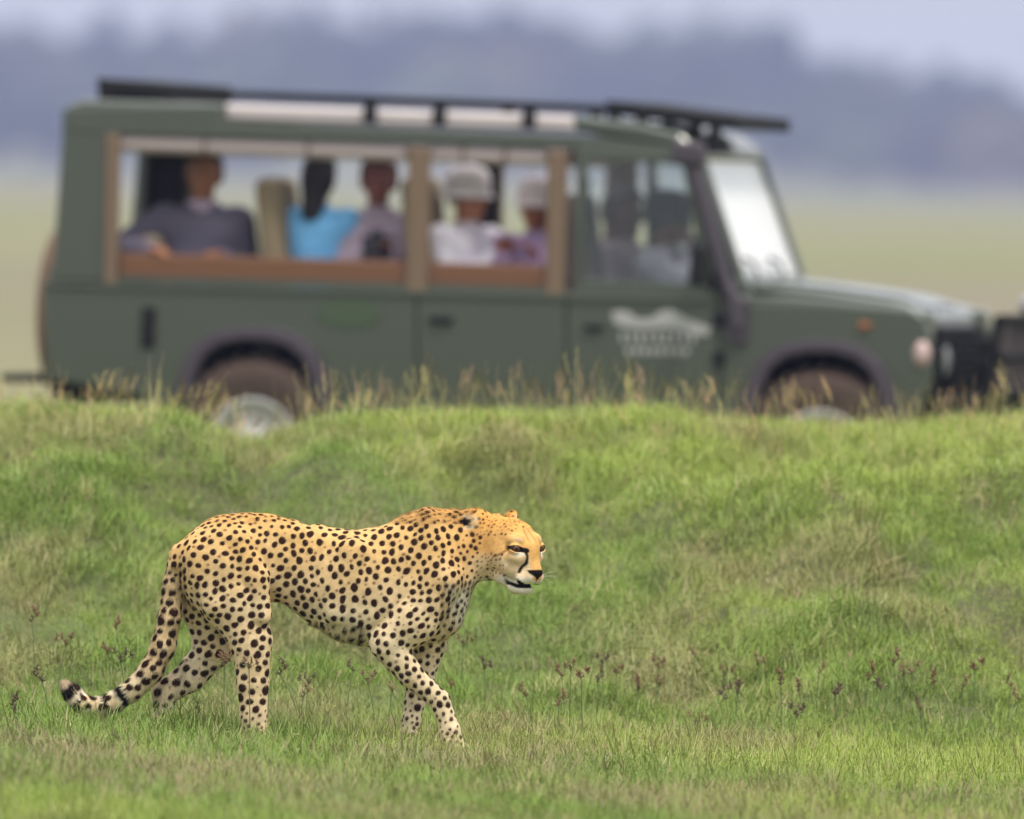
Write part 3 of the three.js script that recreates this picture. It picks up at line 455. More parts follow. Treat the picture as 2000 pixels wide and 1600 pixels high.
  { // bonnet with a raised centre
    const prof = [[1440, 566], [1446, 548], [1600, 566], [1740, 586], [1800, 604], [1812, 622], [1812, 640], [1780, 632]];
    const g = new THREE.ExtrudeGeometry(shapeOf(prof, 0.66), { depth: 1.24, bevelEnabled: true, bevelThickness: 0.05, bevelSize: 0.02, bevelOffset: -0.02, bevelSegments: 4 }).translate(0, 0, -0.62); part('bonnet', g, paint, truck);
    const g2 = new THREE.ExtrudeGeometry(shapeOf([[1470, 556], [1480, 545], [1600, 558], [1740, 578], [1790, 598], [1700, 590]], 0.66), { depth: 0.7, bevelEnabled: true, bevelThickness: 0.05, bevelSize: 0.01, bevelOffset: -0.01, bevelSegments: 3 }).translate(0, 0, -0.35); part('bonnet_bulge', g2, paint, truck);
    both('wing_top', slab([[1407, 592], [1407, 572], [1600, 584], [1770, 600], [1806, 618], [1790, 622]], 0.795, 0.17, 0.02), paint);
  }
  const nose = TL(1815, 700), low = TL(1815, 815);
  boxAt('grille', nose.x - 0.02, (nose.y + low.y) / 2 + 0.08, 0, 0.06, 0.42, 1.12, black);
  for (let k = 0; k < 7; k++) boxAt('grille_bar', nose.x + 0.014, nose.y - 0.12 + k * 0.042, 0, 0.012, 0.014, 0.62, black);
  for (const s of [1, -1]) {
    boxAt('lamp_panel', nose.x - 0.045, nose.y - 0.02, s * 0.68, 0.06, 0.5, 0.2, paint, truck, 0.03);
    const hl = part('headlight', new THREE.SphereGeometry(0.09, 24, 12, 0, Math.PI * 2, 0, 1.2).rotateZ(-Math.PI / 2).scale(0.5, 1, 1).translate(nose.x - 0.005, nose.y - 0.02, s * 0.47), phy(0.7, 0.72, 0.72, { roughness: 0.1, metalness: 0.6 }), truck);
    part('bezel', new THREE.TorusGeometry(0.092, 0.01, 8, 32).rotateY(Math.PI / 2).translate(nose.x + 0.014, nose.y - 0.02, s * 0.47), black, hl);
    part('side_lamp', new THREE.SphereGeometry(0.05, 20, 14).scale(0.9, 1.35, 0.9).translate(nose.x - 0.035, nose.y + 0.02, s * 0.785), phy(0.5, 0.36, 0.34, { roughness: 0.2 }), truck);
  }
  { const v = TL(1690, 636); boxAt('side_repeater', v.x, v.y, 0.812, 0.06, 0.03, 0.02, phy(0.3, 0.09, 0.02, { roughness: 0.3 })); }
  boxAt('bumper', nose.x + 0.12, low.y + 0.02, 0, 0.2, 0.16, 1.56, black);
  { // bull bar with a dark cover over its uprights
    const bx = TL(1930, 700).x, top = TL(1930, 618).y, bot = TL(1930, 776).y, mar = std(0.032, 0.017, 0.018, { roughness: 0.75 });
    const bar = boxAt('bull_bar', bx + 0.02, (top + bot) / 2, 0, 0.04, top - bot, 1.5, mar, truck, 0.02);
    for (const z of [-0.74, -0.26, 0.26, 0.74]) part('upright', tube([V3(nose.x + 0.1, low.y, z), V3(bx, bot + 0.04, z), V3(bx + 0.03, top, z)], 0.024), black, bar);
    for (const y of [bot + 0.02, (top + bot) / 2, top - 0.01]) part('cross_tube', tube([V3(bx + 0.045, y, -0.76), V3(bx + 0.06, y, 0), V3(bx + 0.045, y, 0.76)], 0.022), black, bar);
    const l = TL(2004, 600, 0.55); const lamp = part('spot_lamp', lathe([[0, 0.04], [0.05, 0.036], [0.062, 0.02], [0.06, 0], [0.03, -0.04], [0, -0.045]]).rotateZ(-Math.PI / 2).translate(bx + 0.05, top + 0.055, 0.08), phy(0.4, 0.4, 0.42, { roughness: 0.25, metalness: 0.3 }), bar);
  }
  // windscreen
  {
    const nb = TL(1446, 548, 0.7), nt = TL(1366, 304, 0.68), b = nb.clone(), t = nt.clone(), at = (u, v, off = 0) => { const p = b.clone().lerp(t, v); p.z = lerp(0.7, 0.68, v) * (1 - 2 * u); const nx = (b.y - t.y), ny = (t.x - b.x), L = Math.hypot(nx, ny); p.x += -nx / L * off; p.y += -ny / L * off; return p; };
    const strip = (name, p, q, r) => part(name, tube([p, q], r, 2), paint, truck);
    for (const u of [0, 1]) part('windscreen_pillar', tube([at(u, -0.02), at(u, 1.03)], 0.03, 4), paint, truck);
    part('windscreen_header', tube([at(0, 1), at(1, 1)], 0.03, 4), paint, truck); part('windscreen_base', tube([at(0, 0), at(1, 0)], 0.03, 4), paint, truck);
    const q = [at(0.02, 0.03), at(0.98, 0.03), at(0.98, 0.98), at(0.02, 0.98)], g = new THREE.BufferGeometry(); g.setAttribute('position', new THREE.Float32BufferAttribute(q.flatMap((v) => [v.x, v.y, v.z]), 3)); g.setIndex([0, 1, 2, 0, 2, 3]); g.computeVertexNormals(); part('windscreen', g, phy(0.96, 0.96, 0.96, { roughness: 0.1, transmission: 0.22, thickness: 0, ior: 1.52 }), truck);
    for (const [u0, u1] of [[0.22, 0.02], [0.66, 0.46]]) part('wiper', tube([at(u0, 0.02, 0.03), at(u0 - 0.03, 0.12, 0.03), at(u1 + 0.06, 0.16, 0.03)], 0.01, 12), black, truck);
    // scuttle panel
    const sc = slab([[1404, 590], [1404, 560], [1440, 545], [1462, 552], [1470, 580]], 0.74, 1.48, 0.01); part('scuttle', sc, paint, truck);
    part('dashboard', slab([[1340, 560], [1345, 520], [1400, 512], [1425, 550], [1400, 600]], 0.68, 1.36, 0.015), black, truck);
    const sw = TL(1352, 500, 0.38); const wheelS = part('steering_wheel', new THREE.TorusGeometry(0.19, 0.014, 10, 36).rotateY(Math.PI / 2).rotateZ(-0.5).translate(sw.x, sw.y - 0.02, 0.38), black, truck); part('column', tube([V3(sw.x, sw.y - 0.02, 0.38), V3(sw.x + 0.3, sw.y - 0.22, 0.38)], 0.02, 4), black, wheelS);
  }
  { // raised air intake along the pillar, wing intake and mirrors
    const q = [[1440, 640], [1432, 585], [1415, 545], [1385, 430], [1352, 318]].map(([x, y]) => TL(x, y, 0.83)); part('snorkel', tube(q, 0.036, 40), plastic, truck); const h = TL(1346, 300, 0.83); boxAt('snorkel_head', h.x, h.y, 0.83, 0.16, 0.12, 0.1, plastic, truck, 0.03);
    const v = TL(1442, 628); boxAt('wing_intake', v.x, v.y, 0.815, 0.1, 0.22, 0.04, plastic);
    const m = TL(1362, 520, 0.92); for (const s of [1, -1]) { const mm = boxAt('door_mirror', m.x, m.y, s * 0.93, 0.05, 0.2, 0.13, black, truck, 0.03); part('mirror_arm', tube([V3(m.x + 0.06, m.y - 0.12, s * 0.79), V3(m.x + 0.02, m.y - 0.06, s * 0.88), V3(m.x, m.y - 0.05, s * 0.92)], 0.009, 8), black, mm); }
    const hz = TL(1402, 545); for (const y of [545, 625, 700]) { const k = TL(1405, y); boxAt('door_hinge', k.x, k.y, 0.812, 0.06, 0.07, 0.03, black); }
  }
  { // seats
    const seat = (x, z, mat, tall = 0.62) => { const hip = TL(x, 600, z); const s = boxAt('seat', hip.x, hip.y + 0.0, z, 0.5, 0.14, 0.5, mat, truck, 0.05); const b = rbox(0.12, tall, 0.46, 0.05).rotateZ(0.14); part('backrest', b.translate(hip.x - 0.3, hip.y + tall / 2, z), mat, s); };
    for (const x of [430, 662, 945]) for (const z of [0.42, -0.42]) seat(x, z, seatMat, x < 500 ? 0.34 : 0.62);
    for (const z of [0.38, -0.38]) { const hip = TL(1250, 610, z); const s = boxAt('seat', hip.x, hip.y, z, 0.5, 0.14, 0.48, lining, truck, 0.05); part('backrest', rbox(0.12, 0.56, 0.44, 0.05).rotateZ(0.14).translate(hip.x - 0.3, hip.y + 0.28, z), lining, s); }
    const bh = TL(1130, 400, 0); boxAt('bulkhead_post', bh.x, bh.y - 0.1, -0.72, 0.06, 0.75, 0.06, canvasTan);
  }
  { // pale emblem and lettering on the front door
    const M = std(0.34, 0.335, 0.33, { roughness: 0.7 }), z = 0.8005, blob = (pts) => { const s = new THREE.Shape(); pts.forEach(([x, y], i) => { const v = TL(x, y, z); i ? s.lineTo(v.x, v.y) : s.moveTo(v.x, v.y); }); return new THREE.ExtrudeGeometry(s, { depth: 0.002, bevelEnabled: false }).translate(0, 0, z); };
    const mark = part('door_emblem', blob([[1194, 612], [1206, 606], [1226, 607], [1244, 622], [1272, 622], [1290, 608], [1310, 604], [1328, 614], [1352, 626], [1388, 640], [1384, 656], [1350, 652], [1330, 646], [1300, 640], [1250, 642], [1214, 638], [1200, 630]]), M, frontDoor);
    for (let k = 0; k < 9; k++) { const x = 1212 + k * 17, h = 15 + 7 * hash2(k, 3); part('letter_stroke', blob([[x, 650], [x + 8, 649], [x + 9, 650 + h], [x + 1, 650 + h]]), M, mark); }
    for (let k = 0; k < 8; k++) { const x = 1222 + k * 16; part('letter_stroke', blob([[x, 680], [x + 11, 679], [x + 11, 692], [x, 692]]), M, mark); }
  }
}
// ---------------------------------------------------------------- the people in the vehicle (own frame: x forward, y up, z to their right, origin at the hips)
const skinTone = (r, g, b) => phy(r, g, b, { roughness: 0.55, sheen: 0.1 }), cloth = (r, g, b) => std(r, g, b, { roughness: 0.95 });
function person({ label, head, z, yaw, scale = 1, skin, shirt, hair, hat, hands, tuck = 0.05, turn = 0, long = false, sleeve = 1, collar, elbow }) {
  const root = thing('person', label, 'person', 'people riding in the vehicle'), at = TL(head[0], head[1], z), rot = new THREE.Matrix4().makeRotationY(THREE.MathUtils.degToRad(yaw));
  const local = new THREE.Matrix4().makeTranslation(at.x, at.y - 0.68 * scale, at.z).multiply(rot).multiply(new THREE.Matrix4().makeScale(scale, scale, scale)), M = truck.matrixWorld.clone().multiply(local); M.decompose(root.position, root.quaternion, root.scale);
  const inv = local.clone().invert(), mine = (h) => TL(h[0], h[1], h[2]).applyMatrix4(inv);
  const arm = {}; for (const s of [1, -1]) {
    const sh = V3(0, 0.455, 0.185 * s); let hd = hands && hands[s > 0 ? 'right' : 'left'] ? mine(hands[s > 0 ? 'right' : 'left']) : V3(0.3, 0.06, 0.17 * s);
    const d = hd.clone().sub(sh); if (d.length() > 0.53) { d.setLength(0.53); hd = sh.clone().add(d); } const L = d.length(), u = 0.285, f = 0.26, a = clamp((u * u - f * f + L * L) / (2 * L), -u, u), h = Math.sqrt(Math.max(0, u * u - a * a)), hint = V3(-0.3, -0.8, (elbow && s > 0 ? elbow : 0.3) * s), ax = d.clone().normalize(); hint.addScaledVector(ax, -hint.dot(ax)).normalize();
    arm[s] = { sh, hd, el: sh.clone().addScaledVector(ax, a).addScaledVector(hint, h) };
  }
  const cn = (a, ra, b, rb, zs) => [a.x, a.y, a.z, ra, b.x, b.y, b.z, rb, zs];
  const torso = [cn(V3(0, 0.02, 0.07), 0.115, V3(0, 0.02, -0.07), 0.115), cn(V3(0, 0.05, 0), 0.125, V3(-0.005, 0.24, 0), 0.12), cn(V3(0, 0.25, 0.06), 0.105, V3(0, 0.37, 0.08), 0.1), cn(V3(0, 0.25, -0.06), 0.105, V3(0, 0.37, -0.08), 0.1), cn(V3(0, 0.44, 0.15), 0.065, V3(0, 0.44, -0.15), 0.065)];
  const ly = THREE.MathUtils.degToRad(yaw), lc = Math.cos(ly), ls = Math.sin(ly), LV = (x, y, q) => V3(x * lc - q * ls, y, x * ls + q * lc); // the legs point to the front of the vehicle however the chest is turned
  const legs = []; for (const s of [1, -1]) legs.push(cn(LV(0.0, 0, 0.08 * s), 0.09, LV(0.4, 0.03, 0.1 * s), 0.06), cn(LV(0.4, 0.03, 0.1 * s), 0.06, LV(0.36, -0.26, 0.1 * s), 0.042), cn(LV(0.36, -0.28, 0.1 * s), 0.035, LV(0.48, -0.3, 0.1 * s), 0.03));
  const arms = [], fingers = []; for (const s of [1, -1]) {
    const { sh, el, hd } = arm[s]; arms.push(cn(sh, 0.056, el, 0.042), cn(el, 0.041, hd, 0.027));
    const dir = hd.clone().sub(el).normalize(), side = V3(0, 1, 0).cross(dir).normalize().multiplyScalar(s), down = dir.clone().cross(side).multiplyScalar(s).normalize(); if (down.y > 0) down.negate();
    const palm = hd.clone().addScaledVector(dir, 0.055); fingers.push(cn(hd.clone().addScaledVector(side, 0.012), 0.025, palm.clone().addScaledVector(side, 0.02), 0.018), cn(hd.clone().addScaledVector(side, -0.012), 0.025, palm.clone().addScaledVector(side, -0.02), 0.018));
    for (let k = 0; k < 4; k++) { const b = palm.clone().addScaledVector(side, (k - 1.5) * 0.021), l = [0.036, 0.042, 0.039, 0.03][k], m = b.clone().addScaledVector(dir, l).addScaledVector(down, 0.012), e = m.clone().addScaledVector(dir, l * 0.55).addScaledVector(down, l * 0.7); fingers.push(cn(b, 0.0095, m, 0.009), cn(m, 0.009, e, 0.008)); }
    const tb = hd.clone().addScaledVector(dir, 0.02).addScaledVector(side, -0.03), tm = tb.clone().addScaledVector(dir, 0.028).addScaledVector(side, -0.02); fingers.push(cn(tb, 0.013, tm, 0.011), cn(tm, 0.011, tm.clone().addScaledVector(dir, 0.026), 0.009));
  }
  const ct = Math.cos(turn), st = Math.sin(turn);
  const headAt = (x, y, zz) => { const X = x - 0.015, Z = zz, a = X * ct + Z * st, b = -X * st + Z * ct, Y = y - 0.68; const q = Math.abs(b);
    let d = (Math.sqrt((a / 0.1) ** 2 + ((Y - 0.02) / 0.112) ** 2 + (b / 0.078) ** 2) - 1) * 0.078;
    d = smin(d, cone(a, Y, b, [0.03, -0.04, 0, 0.058, 0.062, -0.09, 0, 0.03]), 0.03); d = smin(d, cone(a, Y, q, [0.05, -0.03, 0.04, 0.025, 0.06, -0.03, 0.03, 0.022]), 0.015);
    d = smin(d, cone(a, Y, b, [0.09, 0.015, 0, 0.011, 0.112, -0.028, 0, 0.016]), 0.012); d = smin(d, cone(a, Y, q, [-0.005, 0.02, 0.079, 0.012, -0.012, -0.02, 0.078, 0.011, 0.5]), 0.006);
    d = smin(d, cone(a, Y, b, [0.088, -0.058, 0.018, 0.009, 0.088, -0.058, -0.018, 0.009]), 0.006); d = -smin(-d, Math.hypot(a - 0.094, Y - 0.012, q - 0.032) - 0.012, 0.008); return d; };
  const min = (list, x, y, zz, k) => { let d = 1e9; for (const c of list) d = smin(d, cone(x, y, zz, c), k); return d; };
  const neck = cn(V3(-0.01, 0.48, 0), 0.058, V3(0.0, 0.62, 0), 0.052);
  const body = (x, y, zz) => { let d = headAt(x, y, zz); d = smin(d, cone(x, y, zz, neck), 0.02); d = smin(d, min(torso, x, y, zz, 0.06), 0.03); d = smin(d, min(legs, x, y, zz, 0.03), 0.03); d = smin(d, min(arms, x, y, zz, 0.03), 0.03); return smin(d, min(fingers, x, y, zz, 0.005), 0.008); };
  const shirtF = (x, y, zz) => { let d = min(torso, x, y, zz, 0.07); const w = [0.016, 0.016]; for (const s of [1, -1]) { const { sh, el, hd } = arm[s]; d = smin(d, cone(x, y, zz, cn(sh, 0.062, el, 0.052)), 0.04); if (sleeve) d = smin(d, cone(x, y, zz, cn(el, 0.05, el.clone().lerp(hd, 0.92), 0.036)), 0.03); } d = smin(d, cone(x, y, zz, [-0.01, 0.47, 0, 0.062, -0.012, 0.53, 0, 0.062]), 0.04); d -= 0.018 + 0.012 * (noise3(x * 14, y * 9, zz * 14) - 0.5); return Math.max(d, y - 0.545 - x * 0.3, -(y + 0.03)); };
  const B = 0.95, box = (f, lo, hi, c) => nets(f, lo, hi, c, 1.5);
  const skinM = skinTone(...skin), bm = part('body', box(body, [-0.66, -0.4, -0.66], [0.75, 0.86, 0.66], 0.012), skinM, root);
  part('shirt', box(shirtF, [-0.35, -0.08, -0.62], [0.62, 0.6, 0.62], 0.0125), cloth(...shirt), root);
  if (collar) part('collar', box((x, y, zz) => Math.max(Math.abs(cone(x, y, zz, [-0.01, 0.46, 0, 0.075, -0.005, 0.55, 0, 0.066])) - 0.012, y - 0.56, 0.43 - y), [-0.15, 0.42, -0.15], [0.15, 0.6, 0.15], 0.008), cloth(...collar), root);
  part('trousers', box((x, y, zz) => Math.max(Math.min(min(legs, x, y, zz, 0.03), min([torso[0]], x, y, zz, 0.03)) - 0.016, y - 0.08, -(y + 0.27)), [-0.6, -0.42, -0.6], [0.6, 0.2, 0.6], 0.013), cloth(0.09, 0.085, 0.08), root);
  const hairF = (x, y, zz) => { const a = (x - 0.015) * ct + zz * st, Y = y - 0.68; let d = headAt(x, y, zz) - 0.016 - 0.008 * noise3(x * 50, y * 50, zz * 50); if (long) d = smin(d, cone(x, y, zz, [-0.05, 0.66, 0, 0.075, -0.075, 0.5, 0, 0.06]), 0.03); if (hat) d = Math.max(d, Y - 0.02); return Math.max(d, Y < 0.065 ? a - 0.012 + (0.065 - Y) * 0.25 : a - 0.2, -(Y + (long ? 0.22 : 0.045))); };
  if (hair) part('hair', box(hairF, [-0.18, 0.42, -0.16], [0.2, 0.86, 0.16], 0.007), std(...hair, { roughness: 0.7 }), root);
  if (hat) { const hm = cloth(...hat.color), t = new THREE.Group(); const dome = new THREE.LatheGeometry([[0.124, -0.04], [0.125, 0.01], [0.12, 0.06], [0.09, 0.098], [0.045, 0.11], [0, 0.112]].map(([r, y]) => new THREE.Vector2(r, y)), 32).scale(1.02, 1, 0.88); dome.translate(0, 0.725, 0); const hp = part('hat', dome.translate(0, 0, 0), hm, root); hp.rotation.y = -turn; if (hat.brim) { const br = new THREE.LatheGeometry([[0.116, -0.012], [0.125 + hat.brim, -0.032], [0.126 + hat.brim, -0.024], [0.116, -0.002]].map(([r, y]) => new THREE.Vector2(r, y)), 40).scale(1, 1, 0.92).translate(0, 0.705, 0); part('brim', br, hm, hp); } if (hat.band) part('hat_band', new THREE.CylinderGeometry(0.1205, 0.1205, 0.022, 32, 1, true).scale(1.02, 1, 0.88).translate(0, 0.722, 0), cloth(...hat.band), hp); }
  const eyeM = phy(0.02, 0.015, 0.012, { roughness: 0.2 }); for (const s of [1, -1]) { const a = 0.088, b = 0.032 * s; part('eye', new THREE.SphereGeometry(0.011, 12, 8).translate(0.015 + a * ct - b * st, 0.692, a * st + b * ct), eyeM, root); }
  return root;
}
person({ label: 'person in dark slate jacket and lavender shirt leaning one arm on the sill', head: [398, 342], z: 0.42, yaw: -80, skin: [0.30, 0.12, 0.055], shirt: [0.1, 0.088, 0.13], collar: [0.42, 0.33, 0.44], hair: [0.07, 0.025, 0.015], hands: { right: [298, 490, 0.7], left: [432, 505, 0.6] }, elbow: 1.6 });
person({ label: 'person in light blue top with long black hair, turned away', head: [622, 352], z: 0.4, yaw: 82, scale: 0.9, skin: [0.3, 0.15, 0.1], shirt: [0.17, 0.45, 0.78], hair: [0.012, 0.008, 0.01], long: true, hands: { right: [650, 560, 0.1], left: [590, 560, 0.1] } });
person({ label: 'person in mauve grey shirt holding a black camera at the chest', head: [740, 354], z: 0.36, yaw: -82, scale: 0.97, skin: [0.26, 0.085, 0.07], shirt: [0.38, 0.3, 0.37], hair: [0.1, 0.04, 0.03], hands: { right: [718, 492, 0.6], left: [756, 492, 0.6] } });
person({ label: 'person in white shirt and white cap facing the front of the vehicle', head: [912, 384], z: 0.36, yaw: -32, scale: 0.97, skin: [0.42, 0.17, 0.09], shirt: [0.72, 0.68, 0.76], hair: [0.45, 0.42, 0.38], hat: { color: [0.68, 0.62, 0.64], brim: 0.02 }, hands: { right: [968, 500, 0.5], left: [985, 500, 0.3] } });
person({ label: 'person in lavender top and pale pink hat beside the front bulkhead', head: [1052, 402], z: 0.36, yaw: -108, scale: 0.95, skin: [0.34, 0.12, 0.06], shirt: [0.36, 0.25, 0.42], hair: [0.2, 0.09, 0.04], hat: { color: [0.72, 0.62, 0.66], brim: 0.02 }, hands: { right: [985, 496, 0.55], left: [1050, 510, 0.5] } });
person({ label: 'driver in grey shirt and black cap behind the steering wheel', head: [1302, 430], z: 0.38, yaw: -8, scale: 0.95, skin: [0.12, 0.05, 0.03], shirt: [0.26, 0.24, 0.29], hair: [0.01, 0.01, 0.01], hat: { color: [0.012, 0.012, 0.014], brim: 0.02 }, hands: { right: [1346, 486, 0.52], left: [1350, 490, 0.24] } });
person({ label: 'dark-haired person in mauve top in the front passenger seat', head: [1212, 418], z: -0.36, yaw: -12, scale: 0.95, skin: [0.12, 0.05, 0.035], shirt: [0.3, 0.24, 0.28], hair: [0.02, 0.01, 0.01], hands: {} });
{ // the camera held at the chest
  const c = thing('handheld_camera', 'small black camera held at the chest by the person in mauve grey', 'camera'), p = TL(736, 480, 0.64).applyMatrix4(truck.matrixWorld); c.position.copy(p); c.rotation.y = -0.2;
  part('camera_body', new RoundedBoxGeometry(0.14, 0.1, 0.06, 3, 0.012), black, c); const l = part('lens', new THREE.CylinderGeometry(0.036, 0.04, 0.1, 24).rotateX(Math.PI / 2).translate(0, -0.004, 0.075), black, c); part('front_glass', new THREE.CircleGeometry(0.03, 24).translate(0, -0.004, 0.1265), phy(0.02, 0.02, 0.03, { roughness: 0.05 }), l); part('viewfinder', new RoundedBoxGeometry(0.05, 0.03, 0.05, 2, 0.008).translate(0, 0.062, 0), black, c);
}
// ---------------------------------------------------------------- sedges with brown heads standing in the turf
{
  const stemM = std(0.09, 0.14, 0.045), headM = [std(0.18, 0.1, 0.05), std(0.12, 0.085, 0.045), std(0.25, 0.18, 0.085)], bractM = new THREE.MeshStandardMaterial({ color: col(0.27, 0.36, 0.11), roughness: 0.8, side: THREE.DoubleSide });
  const ribbon = (pts, wid) => { const p = [], idx = []; pts.forEach((q, i) => { const t = i / (pts.length - 1), w = wid * (1 - t * t) * 0.5 + 0.0002; p.push(q.x - w, q.y, q.z + w * 0.3, q.x + w, q.y, q.z - w * 0.3); if (i) { const a = (i - 1) * 2; idx.push(a, a + 1, a + 2, a + 1, a + 3, a + 2); } }); const g = new THREE.BufferGeometry(); g.setAttribute('position', new THREE.Float32BufferAttribute(p, 3)); g.setIndex(idx); g.computeVertexNormals(); return g; };
  const spike = new THREE.SphereGeometry(1, 5, 4).scale(0.0018, 0.0065, 0.0018).translate(0, 0.006, 0).toNonIndexed();
  const variant = (seed) => { // unit height 1 m, scaled on placing; head at the origin's top
    const r = rng(seed), head = []; const n = 2 + Math.floor(r() * 3), parts = { heads: [], bracts: [], rays: [] };
    for (let k = 0; k < n; k++) {
      const a = r() * 6.28, out = k ? 0.012 + 0.016 * r() : 0, up = k ? 0.008 + 0.028 * r() : 0.004, c = V3(Math.cos(a) * out, up, Math.sin(a) * out * 0.6), list = [];
      for (let i = 0; i < 12; i++) { const g = spike.clone(), e = new THREE.Euler((r() - 0.5) * 2, r() * 6.28, (r() - 0.5) * 2.4); g.applyMatrix4(new THREE.Matrix4().makeRotationFromEuler(e)); g.translate(c.x + (r() - 0.5) * 0.005, c.y + (r() - 0.4) * 0.016, c.z + (r() - 0.5) * 0.005); list.push(g); }
      parts.heads.push([mergeGeometries(list), c]); if (k) parts.rays.push(c);
    }
    for (let k = 0; k < 3; k++) { const a = r() * 6.28, L = 0.03 + 0.055 * r(), up = 0.3 + r() * 0.7; parts.bracts.push(ribbon([0, 0.33, 0.66, 1].map((t) => V3(Math.cos(a) * L * t, L * (up * t - 0.5 * t * t), Math.sin(a) * L * t * 0.6)), 0.003)); }
    return parts;
  };
  const variants = [31, 32, 33, 34, 35].map(variant), rand = rng(55);
  const hit = (px, py) => { const d = ray(px, py), q = camera.position.clone(); let t = 38; for (; t < 56; t += 0.02) if (EYE + d.y * t <= ground(d.x * t, DIST + d.z * t)) break; return V3(d.x * t, EYE + d.y * t, DIST + d.z * t); };
  const list = [[1115, 1310, 1112, 1440], [1097, 1322, 1104, 1430], [1135, 1325, 1137, 1450], [1175, 1300, 1180, 1400], [1167, 1332, 1182, 1395], [1205, 1317, 1200, 1400], [1285, 1307, 1280, 1390], [1288, 1342, 1270, 1410], [1357, 1282, 1345, 1415], [1415, 1320, 1397, 1400], [1417, 1367, 1424, 1430], [1440, 1357, 1436, 1420],
    [1525, 1338, 1526, 1430], [1632, 1360, 1633, 1430], [1720, 1348, 1702, 1455], [1765, 1322, 1760, 1420], [1780, 1318, 1805, 1445], [1825, 1338, 1842, 1432], [1880, 1347, 1872, 1420], [1975, 1344, 1968, 1420], [1990, 1368, 1980, 1428], [1797, 1389, 1800, 1440], [1555, 1402, 1548, 1445], [1360, 1418, 1358, 1450], [1027, 1360, 1036, 1420], [1090, 1378, 1093, 1440],
    [905, 1262, 898, 1385], [946, 1308, 944, 1405], [226, 1228, 240, 1340], [212, 1278, 216, 1370], [236, 1294, 246, 1390], [82, 1332, 98, 1420], [128, 1262, 110, 1370], [546, 1318, 588, 1412], [690, 1312, 674, 1405], [602, 1338, 596, 1410], [592, 1362, 586, 1420], [486, 1306, 488, 1462], [438, 1302, 436, 1468], [882, 1345, 890, 1420], [766, 1352, 758, 1420], [718, 1336, 734, 1420], [388, 1392, 390, 1450], [62, 1214, 68, 1330], [1480, 1300, 1486, 1370], [1600, 1316, 1594, 1390], [1695, 1330, 1690, 1400], [1905, 1310, 1900, 1390], [1560, 1350, 1572, 1430], [1245, 1350, 1240, 1425], [30, 1392, 40, 1450], [1745, 1300, 1752, 1400]];
  for (const [hx, hy, bx, by] of list) {
    const b = hit(bx, by), h = P(hx, hy, b.z), e = h.clone().sub(b), v = variants[Math.floor(rand() * variants.length)], hk = Math.floor(rand() * 3), hm = headM[hk];
    const tall = e.y > 0.2 ? 'tall' : e.y > 0.14 ? 'middling' : 'short', lean = Math.abs(e.x) / e.y > 0.17 ? 'leaning' : 'upright', where = bx < 200 ? "by the tip of the cheetah's tail" : bx < 330 ? "behind the cheetah's hind legs" : bx < 460 ? "between the cheetah's hind legs" : bx < 530 ? "before the cheetah's near hind leg" : bx < 740 ? "beyond the cheetah's belly" : bx < 960 ? "beside the cheetah's front legs" : bx < 1300 ? "ahead of the cheetah's muzzle" : 'in open turf far ahead';
    const o = thing('sedge', `${tall} ${lean} sedge, ${['reddish brown', 'dark brown', 'pale brown'][hk]} head of ${['', '', 'two', 'three', 'four', 'five'][v.heads.length]} clusters, ${where}`, 'sedge', 'sedges standing in the turf'); o.position.copy(b);
    const s = 0.95 + 0.45 * rand(), tip = new THREE.Group();
    part('stem', new THREE.TubeGeometry(new THREE.QuadraticBezierCurve3(V3(0, -0.03, 0), V3(e.x * 0.25, e.y * 0.55, 0.01), e), 10, 0.0016, 5), stemM, o);
    const place = (m) => { m.position.copy(e); m.scale.setScalar(s); m.rotation.y = o.id % 7; return m; };
    v.heads.forEach(([g]) => place(part('seed_head', g, hm, o))); v.bracts.forEach((g) => place(part('bract', g, bractM, o)));
    v.rays.forEach((c) => place(part('ray', new THREE.TubeGeometry(new THREE.LineCurve3(V3(0, 0, 0), c.clone()), 2, 0.0007, 4), stemM, o)));
  }
}
